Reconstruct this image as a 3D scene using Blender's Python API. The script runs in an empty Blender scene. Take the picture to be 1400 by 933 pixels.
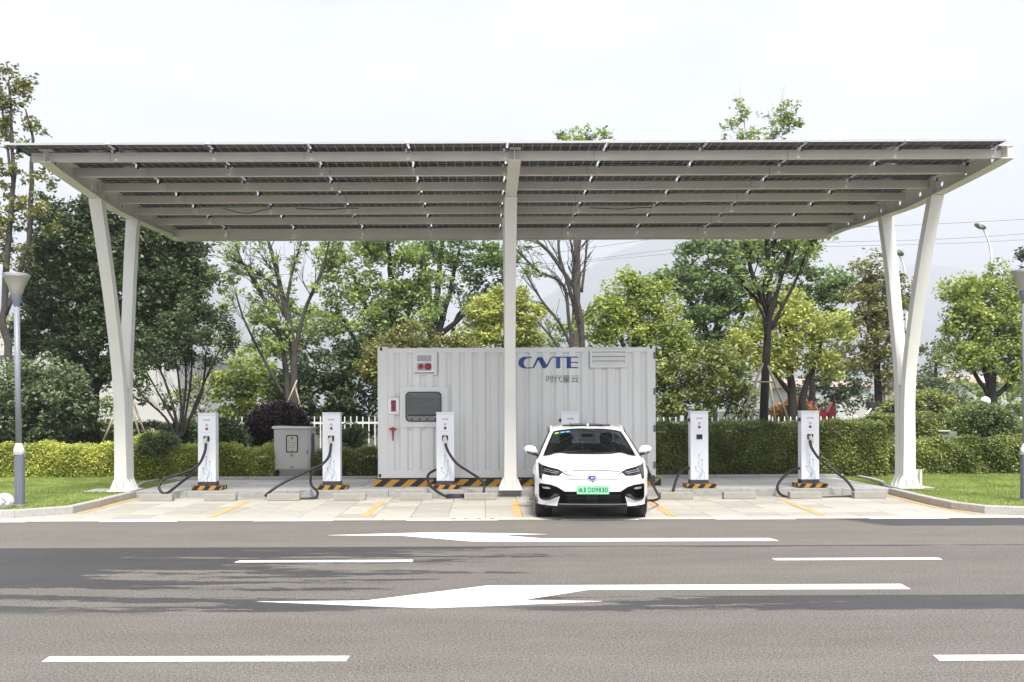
import bpy, bmesh, math, random
import numpy as np
from mathutils import Vector, Matrix, noise
from mathutils.geometry import tessellate_polygon

random.seed(7); RNG = np.random.default_rng(11)
SC = bpy.context.scene
COL = SC.collection

# ---------------------------------------------------------------- camera
CAMH = 1.7; FPX = 1250.0; UX = 663.0; VY = 562.0; ROLL = 0.0040
cam = bpy.data.cameras.new('camera'); camo = bpy.data.objects.new('camera', cam); COL.objects.link(camo)
cam.sensor_width = 36.0; cam.lens = FPX / 1400.0 * 36.0
cam.shift_x = (700 - UX) / 1400.0; cam.shift_y = (VY - 466.5) / 1400.0
cam.clip_start = 0.1; cam.clip_end = 12000
camo.matrix_world = Matrix.Translation((0, 0, CAMH)) @ Matrix.Rotation(ROLL, 4, 'Y') @ Matrix.Rotation(math.pi / 2, 4, 'X')
SC.camera = camo

# ---------------------------------------------------------------- light
SUN_EL = math.radians(58); SUN_AZ = math.radians(12)      # azimuth: towards +X from straight behind the camera
sdir = Vector((math.sin(SUN_AZ) * math.cos(SUN_EL), -math.cos(SUN_AZ) * math.cos(SUN_EL), math.sin(SUN_EL)))
sun = bpy.data.lights.new('sun', 'SUN'); suno = bpy.data.objects.new('sun', sun); COL.objects.link(suno)
sun.energy = 3.3; sun.angle = math.radians(14); sun.color = (1.0, 0.955, 0.89)
suno.rotation_euler = sdir.to_track_quat('Z', 'Y').to_euler()
suno.location = (0, 0, 30)

w = bpy.data.worlds.new('World'); SC.world = w; w.use_nodes = True
nt = w.node_tree; nt.nodes.clear()
out = nt.nodes.new('ShaderNodeOutputWorld'); bg = nt.nodes.new('ShaderNodeBackground'); bg.inputs[1].default_value = 0.15
sky = nt.nodes.new('ShaderNodeTexSky'); sky.sky_type = 'NISHITA'; sky.sun_disc = False
sky.sun_elevation = SUN_EL; sky.sun_rotation = math.pi - SUN_AZ
sky.air_density = 1.0; sky.dust_density = 3.0; sky.altitude = 50
tc = nt.nodes.new('ShaderNodeTexCoord'); mp = nt.nodes.new('ShaderNodeMapping'); mp.inputs['Scale'].default_value = (1.0, 1.0, 3.0)
mp.inputs['Location'].default_value = (0.5, 0.1, 0.35)
n1 = nt.nodes.new('ShaderNodeTexNoise'); n1.inputs['Scale'].default_value = 1.5; n1.inputs['Detail'].default_value = 8; n1.inputs['Roughness'].default_value = 0.55
n1.inputs['Distortion'].default_value = 0.3
cr = nt.nodes.new('ShaderNodeValToRGB'); cr.color_ramp.elements[0].position = 0.40; cr.color_ramp.elements[1].position = 0.56
cr.color_ramp.elements[0].color = (0.30, 0.30, 0.30, 1); cr.color_ramp.elements[1].color = (1, 1, 1, 1)
mx = nt.nodes.new('ShaderNodeMix'); mx.data_type = 'RGBA'
cl = nt.nodes.new('ShaderNodeRGB'); cl.outputs[0].default_value = (4.15, 4.22, 4.4, 1)
L = nt.links.new
L(tc.outputs['Generated'], mp.inputs[0]); L(mp.outputs[0], n1.inputs['Vector']); L(n1.outputs['Fac'], cr.inputs[0])
L(cr.outputs[0], mx.inputs[0]); L(sky.outputs[0], mx.inputs[6]); L(cl.outputs[0], mx.inputs[7])
L(mx.outputs[2], bg.inputs[0]); L(bg.outputs[0], out.inputs[0])

SC.view_settings.view_transform = 'Standard'; SC.view_settings.look = 'None'
SC.view_settings.exposure = 0.97; SC.view_settings.gamma = 1.0; SC.view_settings.use_curve_mapping = False
SC.cycles.max_bounces = 7; SC.cycles.volume_bounces = 2; SC.cycles.diffuse_bounces = 3; SC.cycles.transparent_max_bounces = 12

# ---------------------------------------------------------------- pixel helpers (photo pixels -> metres)
def at(px, py, D):
    dx = px - UX; dy = VY - py
    dy, dx = dy - ROLL * dx, dx + ROLL * dy
    return Vector((dx * D / FPX, D, CAMH + dy * D / FPX))
def ong(px, py, z=0.0):
    dx = px - UX; dy = py - VY
    dy, dx = dy + ROLL * dx, dx - ROLL * dy
    D = (CAMH - z) * FPX / dy
    return Vector((dx * D / FPX, D, z))
def X_(px, D, py=640): return at(px, py, D).x
def Z_(py, D, px=700): return at(px, py, D).z

# ---------------------------------------------------------------- materials
def lin(h):
    h = h.lstrip('#'); r = []
    for i in (0, 2, 4):
        c = int(h[i:i + 2], 16) / 255; r.append(c / 12.92 if c <= 0.04045 else ((c + 0.055) / 1.055) ** 2.4)
    return tuple(r)
MATS = {}
def mat(name, col, rough=0.5, metal=0.0, var=0.0, vscale=4.0, bump=0.0, bscale=60.0, coat=0.0, spec=0.5, col2=None, stretch=None, dirt=0.0):
    if name in MATS: return MATS[name]
    m = bpy.data.materials.new(name); m.use_nodes = True; MATS[name] = m
    t = m.node_tree; p = t.nodes['Principled BSDF']
    p.inputs['Base Color'].default_value = (*col, 1); p.inputs['Roughness'].default_value = rough
    p.inputs['Metallic'].default_value = metal; p.inputs['Coat Weight'].default_value = coat; p.inputs['Specular IOR Level'].default_value = spec
    tcn = t.nodes.new('ShaderNodeTexCoord'); vec = tcn.outputs['Object']
    if stretch:
        mm = t.nodes.new('ShaderNodeMapping'); mm.inputs['Scale'].default_value = stretch; t.links.new(vec, mm.inputs[0]); vec = mm.outputs[0]
    if var or col2:
        n = t.nodes.new('ShaderNodeTexNoise'); n.inputs['Scale'].default_value = vscale; n.inputs['Detail'].default_value = 8; n.inputs['Roughness'].default_value = 0.65
        t.links.new(vec, n.inputs['Vector'])
        r = t.nodes.new('ShaderNodeValToRGB'); r.color_ramp.elements[0].position = 0.35; r.color_ramp.elements[1].position = 0.65
        a = tuple(c * (1 - var) for c in col); b = col2 if col2 else tuple(min(1, c * (1 + var)) for c in col)
        r.color_ramp.elements[0].color = (*a, 1); r.color_ramp.elements[1].color = (*b, 1)
        t.links.new(n.outputs['Fac'], r.inputs[0]); t.links.new(r.outputs[0], p.inputs['Base Color'])
    if bump:
        n2 = t.nodes.new('ShaderNodeTexNoise'); n2.inputs['Scale'].default_value = bscale; n2.inputs['Detail'].default_value = 4
        t.links.new(tcn.outputs['Object'], n2.inputs['Vector'])
        bb = t.nodes.new('ShaderNodeBump'); bb.inputs['Strength'].default_value = bump; bb.inputs['Distance'].default_value = 0.02
        t.links.new(n2.outputs['Fac'], bb.inputs['Height']); t.links.new(bb.outputs[0], p.inputs['Normal'])
    return m
def leafmat(name, a, b, trans=0.3, patch=None):
    if name in MATS: return MATS[name]
    m = bpy.data.materials.new(name); m.use_nodes = True; MATS[name] = m
    t = m.node_tree; t.nodes.clear()
    o = t.nodes.new('ShaderNodeOutputMaterial'); g = t.nodes.new('ShaderNodeNewGeometry'); tcn = t.nodes.new('ShaderNodeTexCoord')
    n = t.nodes.new('ShaderNodeTexNoise'); n.inputs['Scale'].default_value = 1.1; n.inputs['Detail'].default_value = 3
    t.links.new(tcn.outputs['Object'], n.inputs['Vector'])
    ad = t.nodes.new('ShaderNodeMath'); ad.operation = 'MULTIPLY_ADD'; ad.inputs[1].default_value = 0.7
    sb = t.nodes.new('ShaderNodeMath'); sb.operation = 'MULTIPLY_ADD'; sb.inputs[1].default_value = 1.8; sb.inputs[2].default_value = -0.75
    t.links.new(n.outputs['Fac'], sb.inputs[0]); t.links.new(g.outputs['Random Per Island'], ad.inputs[0]); t.links.new(sb.outputs[0], ad.inputs[2])
    r = t.nodes.new('ShaderNodeValToRGB'); r.color_ramp.elements[0].color = (*a, 1); r.color_ramp.elements[1].color = (*b, 1)
    r.color_ramp.elements[0].position = 0.1; r.color_ramp.elements[1].position = 0.95
    t.links.new(ad.outputs[0], r.inputs[0])
    p = t.nodes.new('ShaderNodeBsdfPrincipled'); p.inputs['Roughness'].default_value = 0.42; p.inputs['Specular IOR Level'].default_value = 0.45
    tr = t.nodes.new('ShaderNodeBsdfTranslucent'); mxs = t.nodes.new('ShaderNodeMixShader'); mxs.inputs[0].default_value = trans
    t.links.new(r.outputs[0], p.inputs['Base Color']); t.links.new(r.outputs[0], tr.inputs[0])
    t.links.new(p.outputs[0], mxs.inputs[1]); t.links.new(tr.outputs[0], mxs.inputs[2]); t.links.new(mxs.outputs[0], o.inputs[0])
    return m

# ---------------------------------------------------------------- mesh helpers
LOC = {}
class MB:
    def __init__(s): s.v = []; s.f = []; s.m = []; s.sm = []
    def face(s, pts, mi=0, smooth=False):
        b = len(s.v); s.v += [tuple(p) for p in pts]; s.f.append(tuple(range(b, b + len(pts)))); s.m.append(mi); s.sm.append(smooth); return s
    def grid(s, rows, mi=0, smooth=True, closed=False):
        b = len(s.v); nr = len(rows); nc = len(rows[0])
        for r in rows: s.v += [tuple(p) for p in r]
        for i in range(nr - 1):
            for j in range(nc if closed else nc - 1):
                k = (j + 1) % nc
                s.f.append((b + i * nc + j, b + i * nc + k, b + (i + 1) * nc + k, b + (i + 1) * nc + j))
                s.m.append(mi(i, j) if callable(mi) else mi); s.sm.append(smooth)
        return s
    def box(s, x0, y0, z0, x1, y1, z1, mi=0, bev=0.0):
        if x0 > x1: x0, x1 = x1, x0
        if y0 > y1: y0, y1 = y1, y0
        if z0 > z1: z0, z1 = z1, z0
        b = len(s.v)
        if bev <= 0:
            s.v += [(x0, y0, z0), (x1, y0, z0), (x1, y1, z0), (x0, y1, z0), (x0, y0, z1), (x1, y0, z1), (x1, y1, z1), (x0, y1, z1)]
            fs = [(0, 3, 2, 1), (4, 5, 6, 7), (0, 1, 5, 4), (1, 2, 6, 5), (2, 3, 7, 6), (3, 0, 4, 7)]
        else:
            e = bev
            for z, q in ((z0, e), (z0 + e, 0), (z1 - e, 0), (z1, e)):
                s.v += [(x0 + q, y0 + q, z), (x1 - q, y0 + q, z), (x1 - q, y1 - q, z), (x0 + q, y1 - q, z)]
            fs = [(0, 3, 2, 1), (12, 13, 14, 15)]
            for k in range(3):
                for j in range(4): fs.append((k * 4 + j, k * 4 + (j + 1) % 4, k * 4 + 4 + (j + 1) % 4, k * 4 + 4 + j))
        for f in fs: s.f.append(tuple(b + i for i in f)); s.m.append(mi); s.sm.append(False)
        return s
    def prism(s, poly, a, b, axis='y', mi=0):
        """poly of 2D points extruded a..b along axis. axis y: poly=(x,z); x: poly=(y,z); z: poly=(x,y)"""
        def P(q, t): return {'y': (q[0], t, q[1]), 'x': (t, q[0], q[1]), 'z': (q[0], q[1], t)}[axis]
        n = len(poly); base = len(s.v)
        s.v += [P(q, a) for q in poly] + [P(q, b) for q in poly]
        tri = tessellate_polygon([[Vector((q[0], q[1], 0)) for q in poly]])
        for t in tri:
            s.f.append(tuple(base + i for i in t)); s.m.append(mi); s.sm.append(False)
            s.f.append(tuple(base + n + i for i in reversed(t))); s.m.append(mi); s.sm.append(False)
        for i in range(n):
            j = (i + 1) % n; s.f.append((base + i, base + j, base + n + j, base + n + i)); s.m.append(mi); s.sm.append(False)
        return s
    def tube(s, pts, rad, n=8, mi=0, cap=True, smooth=True, flat=None):
        pts = [Vector(p) for p in pts]; k = len(pts)
        if not hasattr(rad, '__len__'): rad = [rad] * k
        b = len(s.v); ref = Vector((0.13, 0.31, 0.94)).normalized(); prev = None
        for i, p in enumerate(pts):
            t = (pts[min(i + 1, k - 1)] - pts[max(i - 1, 0)])
            if t.length < 1e-9: t = Vector((0, 0, 1))
            t.normalize()
            if prev is None:
                u = ref.cross(t)
                if u.length < 0.2: u = Vector((1, 0, 0)).cross(t)
            else: u = prev - t * prev.dot(t)
            u.normalize(); prev = u; v = t.cross(u)
            for j in range(n):
                a = 2 * math.pi * j / n; q = p + (u * math.cos(a) + v * math.sin(a)) * rad[i]; s.v.append(tuple(q))
        for i in range(k - 1):
            for j in range(n):
                s.f.append((b + i * n + j, b + i * n + (j + 1) % n, b + (i + 1) * n + (j + 1) % n, b + (i + 1) * n + j)); s.m.append(mi); s.sm.append(smooth)
        if cap:
            s.f.append(tuple(b + j for j in reversed(range(n)))); s.m.append(mi); s.sm.append(False)
            s.f.append(tuple(b + (k - 1) * n + j for j in range(n))); s.m.append(mi); s.sm.append(False)
        return s
    def lathe(s, c, prof, n=20, mi=0, axis='z', smooth=True):
        rows = []
        for r, h in prof:
            row = []
            for j in range(n):
                a = 2 * math.pi * j / n
                if axis == 'z': row.append((c[0] + r * math.cos(a), c[1] + r * math.sin(a), c[2] + h))
                elif axis == 'y': row.append((c[0] + r * math.cos(a), c[1] + h, c[2] + r * math.sin(a)))
                else: row.append((c[0] + h, c[1] + r * math.cos(a), c[2] + r * math.sin(a)))
            rows.append(row)
        return s.grid(rows, mi, smooth, closed=True)
    def mesh(s, name, off=(0, 0, 0)):
        me = bpy.data.meshes.new(name); o = off
        me.from_pydata([(v[0] - o[0], v[1] - o[1], v[2] - o[2]) for v in s.v], [], s.f)
        me.polygons.foreach_set('material_index', s.m); me.polygons.foreach_set('use_smooth', s.sm)
        me.update(); return me
    def build(s, name, mats, parent=None, off=None):
        if off is None: off = LOC.get(parent.name, (0, 0, 0)) if parent else (0, 0, 0)
        me = s.mesh(name, off)
        for m in (mats if isinstance(mats, (list, tuple)) else [mats]): me.materials.append(m)
        o = bpy.data.objects.new(name, me); COL.objects.link(o)
        if parent: o.parent = parent; LOC[o.name] = off
        else: LOC[o.name] = off
        return o
def build_each(mb, name, mats, parent=None):
    """one object per loose piece"""
    par = list(range(len(mb.v)))
    def find(a):
        while par[a] != a: par[a] = par[par[a]]; a = par[a]
        return a
    for f in mb.f:
        r = find(f[0])
        for i in f[1:]: par[find(i)] = r
    groups = {}
    for k, f in enumerate(mb.f): groups.setdefault(find(f[0]), []).append(k)
    res = []
    for ks in groups.values():
        ids = sorted({i for k in ks for i in mb.f[k]}); mp_i = {i: n for n, i in enumerate(ids)}; q = MB(); q.v = [mb.v[i] for i in ids]
        for k in ks: q.f.append(tuple(mp_i[i] for i in mb.f[k])); q.m.append(mb.m[k]); q.sm.append(mb.sm[k])
        res.append(q.build(name, mats, parent))
    return res
def thing(name, loc, label, cat, group=None):
    o = bpy.data.objects.new(name, None); COL.objects.link(o); o.location = loc; o.empty_display_size = 0.3
    LOC[o.name] = tuple(loc); return tag(o, label, cat, group)
def tag(o, label=None, cat=None, group=None, kind=None):
    if label: o['label'] = label
    if cat: o['category'] = cat
    if group: o['group'] = group
    if kind: o['kind'] = kind
    return o
def struct(mb, name, m): return tag(mb.build(name, m), kind='structure')
def link_copy(o, parent=None, label=None, loc=None, mesh=None):
    c = o.copy(); COL.objects.link(c); c.parent = parent
    if label: c['label'] = label
    if loc is not None: c.location = loc
    LOC[c.name] = LOC.get(o.name, (0, 0, 0))
    for ch in list(o.children): link_copy(ch, c)
    return c
def bevel(o, wdt=0.004, seg=2):
    b = o.modifiers.new('bevel', 'BEVEL'); b.width = wdt; b.segments = seg; b.limit_method = 'ANGLE'; return o
def text_mb(body, cx, cz, width, height, y, bold=0.0, thick=0.002):
    """flat lettering standing in the x-z plane, read from -y"""
    c = bpy.data.curves.new('lettering', 'FONT'); c.body = body; c.offset = bold; c.resolution_u = 3
    o = bpy.data.objects.new('lettering', c); COL.objects.link(o); bpy.context.view_layer.update()
    me = bpy.data.meshes.new_from_object(o.evaluated_get(bpy.context.evaluated_depsgraph_get()))
    vs = [v.co.copy() for v in me.vertices]; mb = MB()
    x0 = min(v.x for v in vs); x1 = max(v.x for v in vs); y0 = min(v.y for v in vs); y1 = max(v.y for v in vs)
    mb.v = [(cx + ((v.x - x0) / (x1 - x0) - .5) * width, y, cz + ((v.y - y0) / (y1 - y0) - .5) * height) for v in vs]
    mb.f = [tuple(p.vertices) for p in me.polygons]; mb.m = [0] * len(mb.f); mb.sm = [False] * len(mb.f)
    bpy.data.objects.remove(o); bpy.data.curves.remove(c); bpy.data.meshes.remove(me)
    return mb
def circle_pts(cx, cz, r, n=24, rz=None):
    rz = rz or r
    return [(cx + r * math.cos(2 * math.pi * i / n), cz + rz * math.sin(2 * math.pi * i / n)) for i in range(n)]
def rrect(x0, z0, x1, z1, r, n=4):
    p = []
    for cx, cz, a0 in ((x1 - r, z1 - r, 0), (x0 + r, z1 - r, 90), (x0 + r, z0 + r, 180), (x1 - r, z0 + r, 270)):
        for i in range(n + 1):
            a = math.radians(a0 + 90 * i / n); p.append((cx + r * math.cos(a), cz + r * math.sin(a)))
    return p
def ring(outer, inner, y0, y1, mb=None, mi=0):
    mb = mb or MB(); n = len(outer)
    def row(ps, y): return [(p[0], y, p[1]) for p in ps]
    mb.grid([row(outer, y1), row(outer, y0), row(inner, y0), row(inner, y1)], mi, False, closed=True); return mb
def spline(pts, n=6):
    pts = [Vector(p) for p in pts]; o = []
    for i in range(len(pts) - 1):
        p0 = pts[max(i - 1, 0)]; p1 = pts[i]; p2 = pts[i + 1]; p3 = pts[min(i + 2, len(pts) - 1)]
        for k in range(n):
            t = k / n
            o.append(0.5 * ((2 * p1) + (p2 - p0) * t + (2 * p0 - 5 * p1 + 4 * p2 - p3) * t * t + (3 * p1 - p0 - 3 * p2 + p3) * t ** 3))
    o.append(pts[-1]); return o
HAZE = 0.0006
# ================================================================ MATERIALS
M_leg = mat('painted_steel_legs', lin('E3E2DD'), 0.45, var=0.04, vscale=1.5, bump=0.03, bscale=30)  # lighter copy of the canopy steel: stronger light on the legs put into colour
M_steel = mat('painted_steel', lin('D2CFC8'), 0.5, var=0.05, vscale=1.5, bump=0.03, bscale=30)  # darker copy for beams and purlins: shade under the roof is in the colour
M_white = mat('white_enamel', lin('E6E8EC'), 0.35, var=0.02, vscale=3)
M_contw = mat('container_paint', lin('DADBDA'), 0.5, var=0.03, vscale=0.9, bump=0.04, bscale=12, stretch=(1.5, 1.5, 0.4))
M_black = mat('black_rubber', (0.012, 0.012, 0.014), 0.55)
M_blackp = mat('black_plastic', (0.02, 0.02, 0.022), 0.4, var=0.2)
M_dark = mat('dark_grey_metal', (0.05, 0.055, 0.07), 0.5)
M_alu = mat('aluminium', (0.6, 0.6, 0.6), 0.35, 0.8)
M_red = mat('red_paint', (0.35, 0.02, 0.03), 0.4)
M_blue = mat('logo_blue', lin('1F3F85'), 0.45)
M_grey = mat('grey_print', lin('6C6F74'), 0.5)
M_cyan = mat('circuit_print', lin('4E96B8'), 0.5)
M_granite = mat('granite', lin('A9A8A4'), 0.8, var=0.14, vscale=9, bump=0.15, bscale=90)
M_granite2 = mat('granite_kerb', lin('A3A29E'), 0.85, var=0.12, vscale=14, bump=0.15, bscale=120)
M_conc = mat('pale_concrete', lin('B2AEA3'), 0.9, var=0.10, vscale=2.2, bump=0.08, bscale=80)
M_slab = [mat('paving_stone_%s' % k, lin(h), 0.85, var=0.07, vscale=3.0, bump=0.08, bscale=70) for k, h in (('a', 'A3A097'), ('b', '9D9A92'), ('c', 'A7A49B'), ('d', '97948C'))]
M_gran = [mat('platform_stone_%s' % k, lin(h), 0.85, var=0.10, vscale=5.0, bump=0.08, bscale=70) for k, h in (('a', 'BEBCB6'), ('b', 'B5B3AE'), ('c', 'C6C3BC'))]
M_joint = mat('joint_mortar', lin('858076'), 0.95, var=0.1)
M_mark = mat('road_paint_white', (0.70, 0.70, 0.68), 0.6, var=0.12, vscale=14, bump=0.3, bscale=120, col2=(.84, .84, .82))
def worn_yellow():
    m = mat('road_paint_yellow', lin('E2B25A'), 0.7); t = m.node_tree; p = t.nodes['Principled BSDF']
    tcn = t.nodes.new('ShaderNodeTexCoord'); n = t.nodes.new('ShaderNodeTexNoise'); n.inputs['Scale'].default_value = 5; n.inputs['Detail'].default_value = 8
    n.inputs['Roughness'].default_value = 0.7
    r = t.nodes.new('ShaderNodeValToRGB'); r.color_ramp.elements[0].position = 0.40; r.color_ramp.elements[1].position = 0.62
    r.color_ramp.elements[0].color = (*lin('C79443'), 1); r.color_ramp.elements[1].color = (*lin('AEA387'), 1)
    t.links.new(tcn.outputs['Object'], n.inputs['Vector']); t.links.new(n.outputs['Fac'], r.inputs[0]); t.links.new(r.outputs[0], p.inputs['Base Color'])
    return m
M_yel = worn_yellow()

def hazard(name='hazard_stripes', period=0.30, skew=1.0):
    m = mat(name, (0.5, 0.3, 0.02), 0.5); t = m.node_tree; p = t.nodes['Principled BSDF']
    g = t.nodes.new('ShaderNodeTexCoord'); s = t.nodes.new('ShaderNodeSeparateXYZ'); t.links.new(g.outputs['Object'], s.inputs[0])
    def mth(op, a, b=None, c=None):
        n = t.nodes.new('ShaderNodeMath'); n.operation = op
        for i, x in enumerate((a, b, c)):
            if x is None: continue
            if isinstance(x, (int, float)): n.inputs[i].default_value = x
            else: t.links.new(x, n.inputs[i])
        return n.outputs[0]
    u = mth('ADD', mth('ADD', s.outputs[0], s.outputs[1]), mth('MULTIPLY', s.outputs[2], -skew))
    q = mth('FRACT', mth('DIVIDE', mth('ADD', u, 50.0), period)); k = mth('GREATER_THAN', q, 0.5)
    mxx = t.nodes.new('ShaderNodeMix'); mxx.data_type = 'RGBA'; mxx.inputs[6].default_value = (*lin('C9932F'), 1); mxx.inputs[7].default_value = (0.012, 0.012, 0.012, 1)
    n = t.nodes.new('ShaderNodeTexNoise'); n.inputs['Scale'].default_value = 9; n.inputs['Detail'].default_value = 6
    rr = t.nodes.new('ShaderNodeMapRange'); rr.inputs[1].default_value = .3; rr.inputs[2].default_value = .7; rr.inputs[3].default_value = 0.65; rr.inputs[4].default_value = 1.05
    t.links.new(n.outputs['Fac'], rr.inputs[0])
    mu = t.nodes.new('ShaderNodeMix'); mu.data_type = 'RGBA'; mu.blend_type = 'MULTIPLY'; mu.inputs[0].default_value = 1.0
    t.links.new(k, mxx.inputs[0]); t.links.new(mxx.outputs[2], mu.inputs[6]); t.links.new(rr.outputs[0], mu.inputs[7]); t.links.new(mu.outputs[2], p.inputs['Base Color'])
    return m
M_haz = hazard('hazard_stripes', 0.36, 1.25); M_haz2 = hazard('hazard_stripes_small', 0.22, 0.9)

def asphalt():
    m = mat('asphalt', (0.2, 0.19, 0.18), 0.85); t = m.node_tree; p = t.nodes['Principled BSDF']; Lk = t.links.new
    g = t.nodes.new('ShaderNodeTexCoord'); s = t.nodes.new('ShaderNodeSeparateXYZ'); Lk(g.outputs['Object'], s.inputs[0]); X = s.outputs[0]; Y = s.outputs[1]
    def mth(op, a, b=None, c=None, clamp=False):
        n = t.nodes.new('ShaderNodeMath'); n.operation = op; n.use_clamp = clamp
        for i, x in enumerate((a, b, c)):
            if x is None: continue
            if isinstance(x, (int, float)): n.inputs[i].default_value = x
            else: Lk(x, n.inputs[i])
        return n.outputs[0]
    def nz(scale, st, det=6, rough=0.6):
        mm = t.nodes.new('ShaderNodeMapping'); mm.inputs['Scale'].default_value = st; Lk(g.outputs['Object'], mm.inputs[0])
        n = t.nodes.new('ShaderNodeTexNoise'); n.inputs['Scale'].default_value = scale; n.inputs['Detail'].default_value = det; n.inputs['Roughness'].default_value = rough
        Lk(mm.outputs[0], n.inputs['Vector']); return n.outputs['Fac']
    def ss(x, a, b):
        n = t.nodes.new('ShaderNodeMapRange'); n.interpolation_type = 'SMOOTHSTEP'
        Lk(x, n.inputs[0]); n.inputs[1].default_value = a; n.inputs[2].default_value = b; n.inputs[3].default_value = 0; n.inputs[4].default_value = 1; return n.outputs[0]
    streak = mth('ADD', mth('MULTIPLY_ADD', nz(1.0, (0.42, 3.6, 1), 3, 0.5), 1.5, -0.28), mth('MULTIPLY_ADD', nz(1.0, (2.6, 11.0, 1), 6, 0.7), 0.75, -0.345))
    wig = nz(1.0, (1.2, 0.0, 1), 6, 0.65)
    Yw = mth('ADD', Y, mth('MULTIPLY', mth('ADD', wig, -0.5), 0.35))
    # big wet patch on the left between the groove and mid-road
    inb = mth('MULTIPLY', ss(Y, 7.55, 7.95), mth('SUBTRACT', 1.0, ss(Y, 11.44, 11.47)))
    thr = mth('ADD', mth('ADD', mth('MULTIPLY', X, -0.085), 0.10), mth('MULTIPLY', mth('MULTIPLY', ss(Y, 8.42, 8.5), mth('SUBTRACT', 1.0, ss(Y, 8.8, 9.0))), -0.16))                     # more wet to the left
    a1 = mth('ADD', mth('ADD', streak, thr), mth('MULTIPLY', ss(Y, 8.6, 11.0), 0.12))
    A = mth('MULTIPLY', ss(a1, 0.80, 0.815), inb)
    # band along the arrow, everywhere
    Bn = mth('MULTIPLY', ss(Yw, 7.72, 7.80), mth('SUBTRACT', 1.0, ss(Y, 8.36, 8.39)))
    Bn = mth('MULTIPLY', Bn, ss(mth('ADD', streak, mth('MULTIPLY', ss(X, 0.5, 5.0), 0.28)), 0.47, 0.50))
    Bn = mth('MULTIPLY', Bn, mth('SUBTRACT', 1.0, mth('MULTIPLY', ss(X, -1.6, -0.4), mth('SUBTRACT', 1.0, ss(X, -0.2, 0.6)))))
    # seam groove
    lim = mth('SUBTRACT', 11.38, mth('MULTIPLY', mth('SUBTRACT', 1.0, ss(X, -3.0, 2.0)), 0.22))
    G = mth('MULTIPLY', mth('GREATER_THAN', mth('ADD', Y, mth('MULTIPLY', mth('ADD', streak, -0.5), 0.3)), lim), mth('LESS_THAN', Y, 11.47))
    # right-hand patch next to the paving
    R1 = mth('MULTIPLY', ss(mth('ADD', X, mth('MULTIPLY', mth('SUBTRACT', Yw, 13.6), 0.5)), 5.6, 5.9), ss(Yw, 13.30, 13.36))
    wet = mth('MAXIMUM', mth('MAXIMUM', A, Bn), mth('MAXIMUM', G, R1))
    fine = nz(48.0, (1, 1, 1), 3, 0.7); med = nz(2.0, (0.5, 1.6, 1), 6, 0.6); spk = nz(120.0, (1, 1, 1), 1, 0.5)
    base = t.nodes.new('ShaderNodeMix'); base.data_type = 'RGBA'; base.inputs[6].default_value = (*lin('4C4945'), 1); base.inputs[7].default_value = (*lin('78746E'), 1)
    far_ = mth('MULTIPLY', ss(Y, 11.4, 11.55), 0.12)
    trk = mth('MULTIPLY', mth('SINE', mth('MULTIPLY', Y, 3.4)), 0.05)
    Lk(mth('ADD', mth('ADD', mth('MULTIPLY', ss(fine, .34, .66), 0.85), mth('MULTIPLY', med, 0.55)), mth('ADD', mth('ADD', far_, trk), -0.22), None, True), base.inputs[0])
    br = t.nodes.new('ShaderNodeMix'); br.data_type = 'RGBA'; br.blend_type = 'MULTIPLY'; br.inputs[0].default_value = 1
    ag = t.nodes.new('ShaderNodeMapRange'); Lk(spk, ag.inputs[0]); ag.inputs[1].default_value = .3; ag.inputs[2].default_value = .75; ag.inputs[3].default_value = .4; ag.inputs[4].default_value = 1.65
    Lk(base.outputs[2], br.inputs[6]); Lk(ag.outputs[0], br.inputs[7])
    fx = t.nodes.new('ShaderNodeMix'); fx.data_type = 'RGBA'; fx.blend_type = 'MULTIPLY'; fx.inputs[7].default_value = (0.38, 0.40, 0.46, 1)
    Lk(wet, fx.inputs[0]); Lk(br.outputs[2], fx.inputs[6]); Lk(fx.outputs[2], p.inputs['Base Color'])
    Lk(mth('SUBTRACT', 0.88, mth('MULTIPLY', wet, 0.25)), p.inputs['Roughness'])
    p.inputs['Specular IOR Level'].default_value = 0.3
    bb = t.nodes.new('ShaderNodeBump'); bb.inputs['Strength'].default_value = 0.35; bb.inputs['Distance'].default_value = 0.01
    Lk(fine, bb.inputs['Height']); Lk(bb.outputs[0], p.inputs['Normal'])
    return m
M_asph = asphalt()
M_soil = mat('soil_and_moss', (0.035, 0.045, 0.02), 0.95, var=0.3, vscale=3, bump=0.3, bscale=20)
M_lawn = mat('lawn_turf', lin('6A7C38'), 0.95, var=0.18, vscale=2.2, bump=0.4, bscale=60)

# ================================================================ GROUND
ZP = 0.13        # platform / lawn height
KF = 18.2        # platform kerb face
g = MB(); g.box(-3500, -60, -1.2, 3500, 5500, -0.06); struct(g, 'ground', M_soil)
g = MB(); g.box(-160, -30, -0.05, 160, 14.27, 0.0); struct(g, 'road', M_asph)

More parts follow.
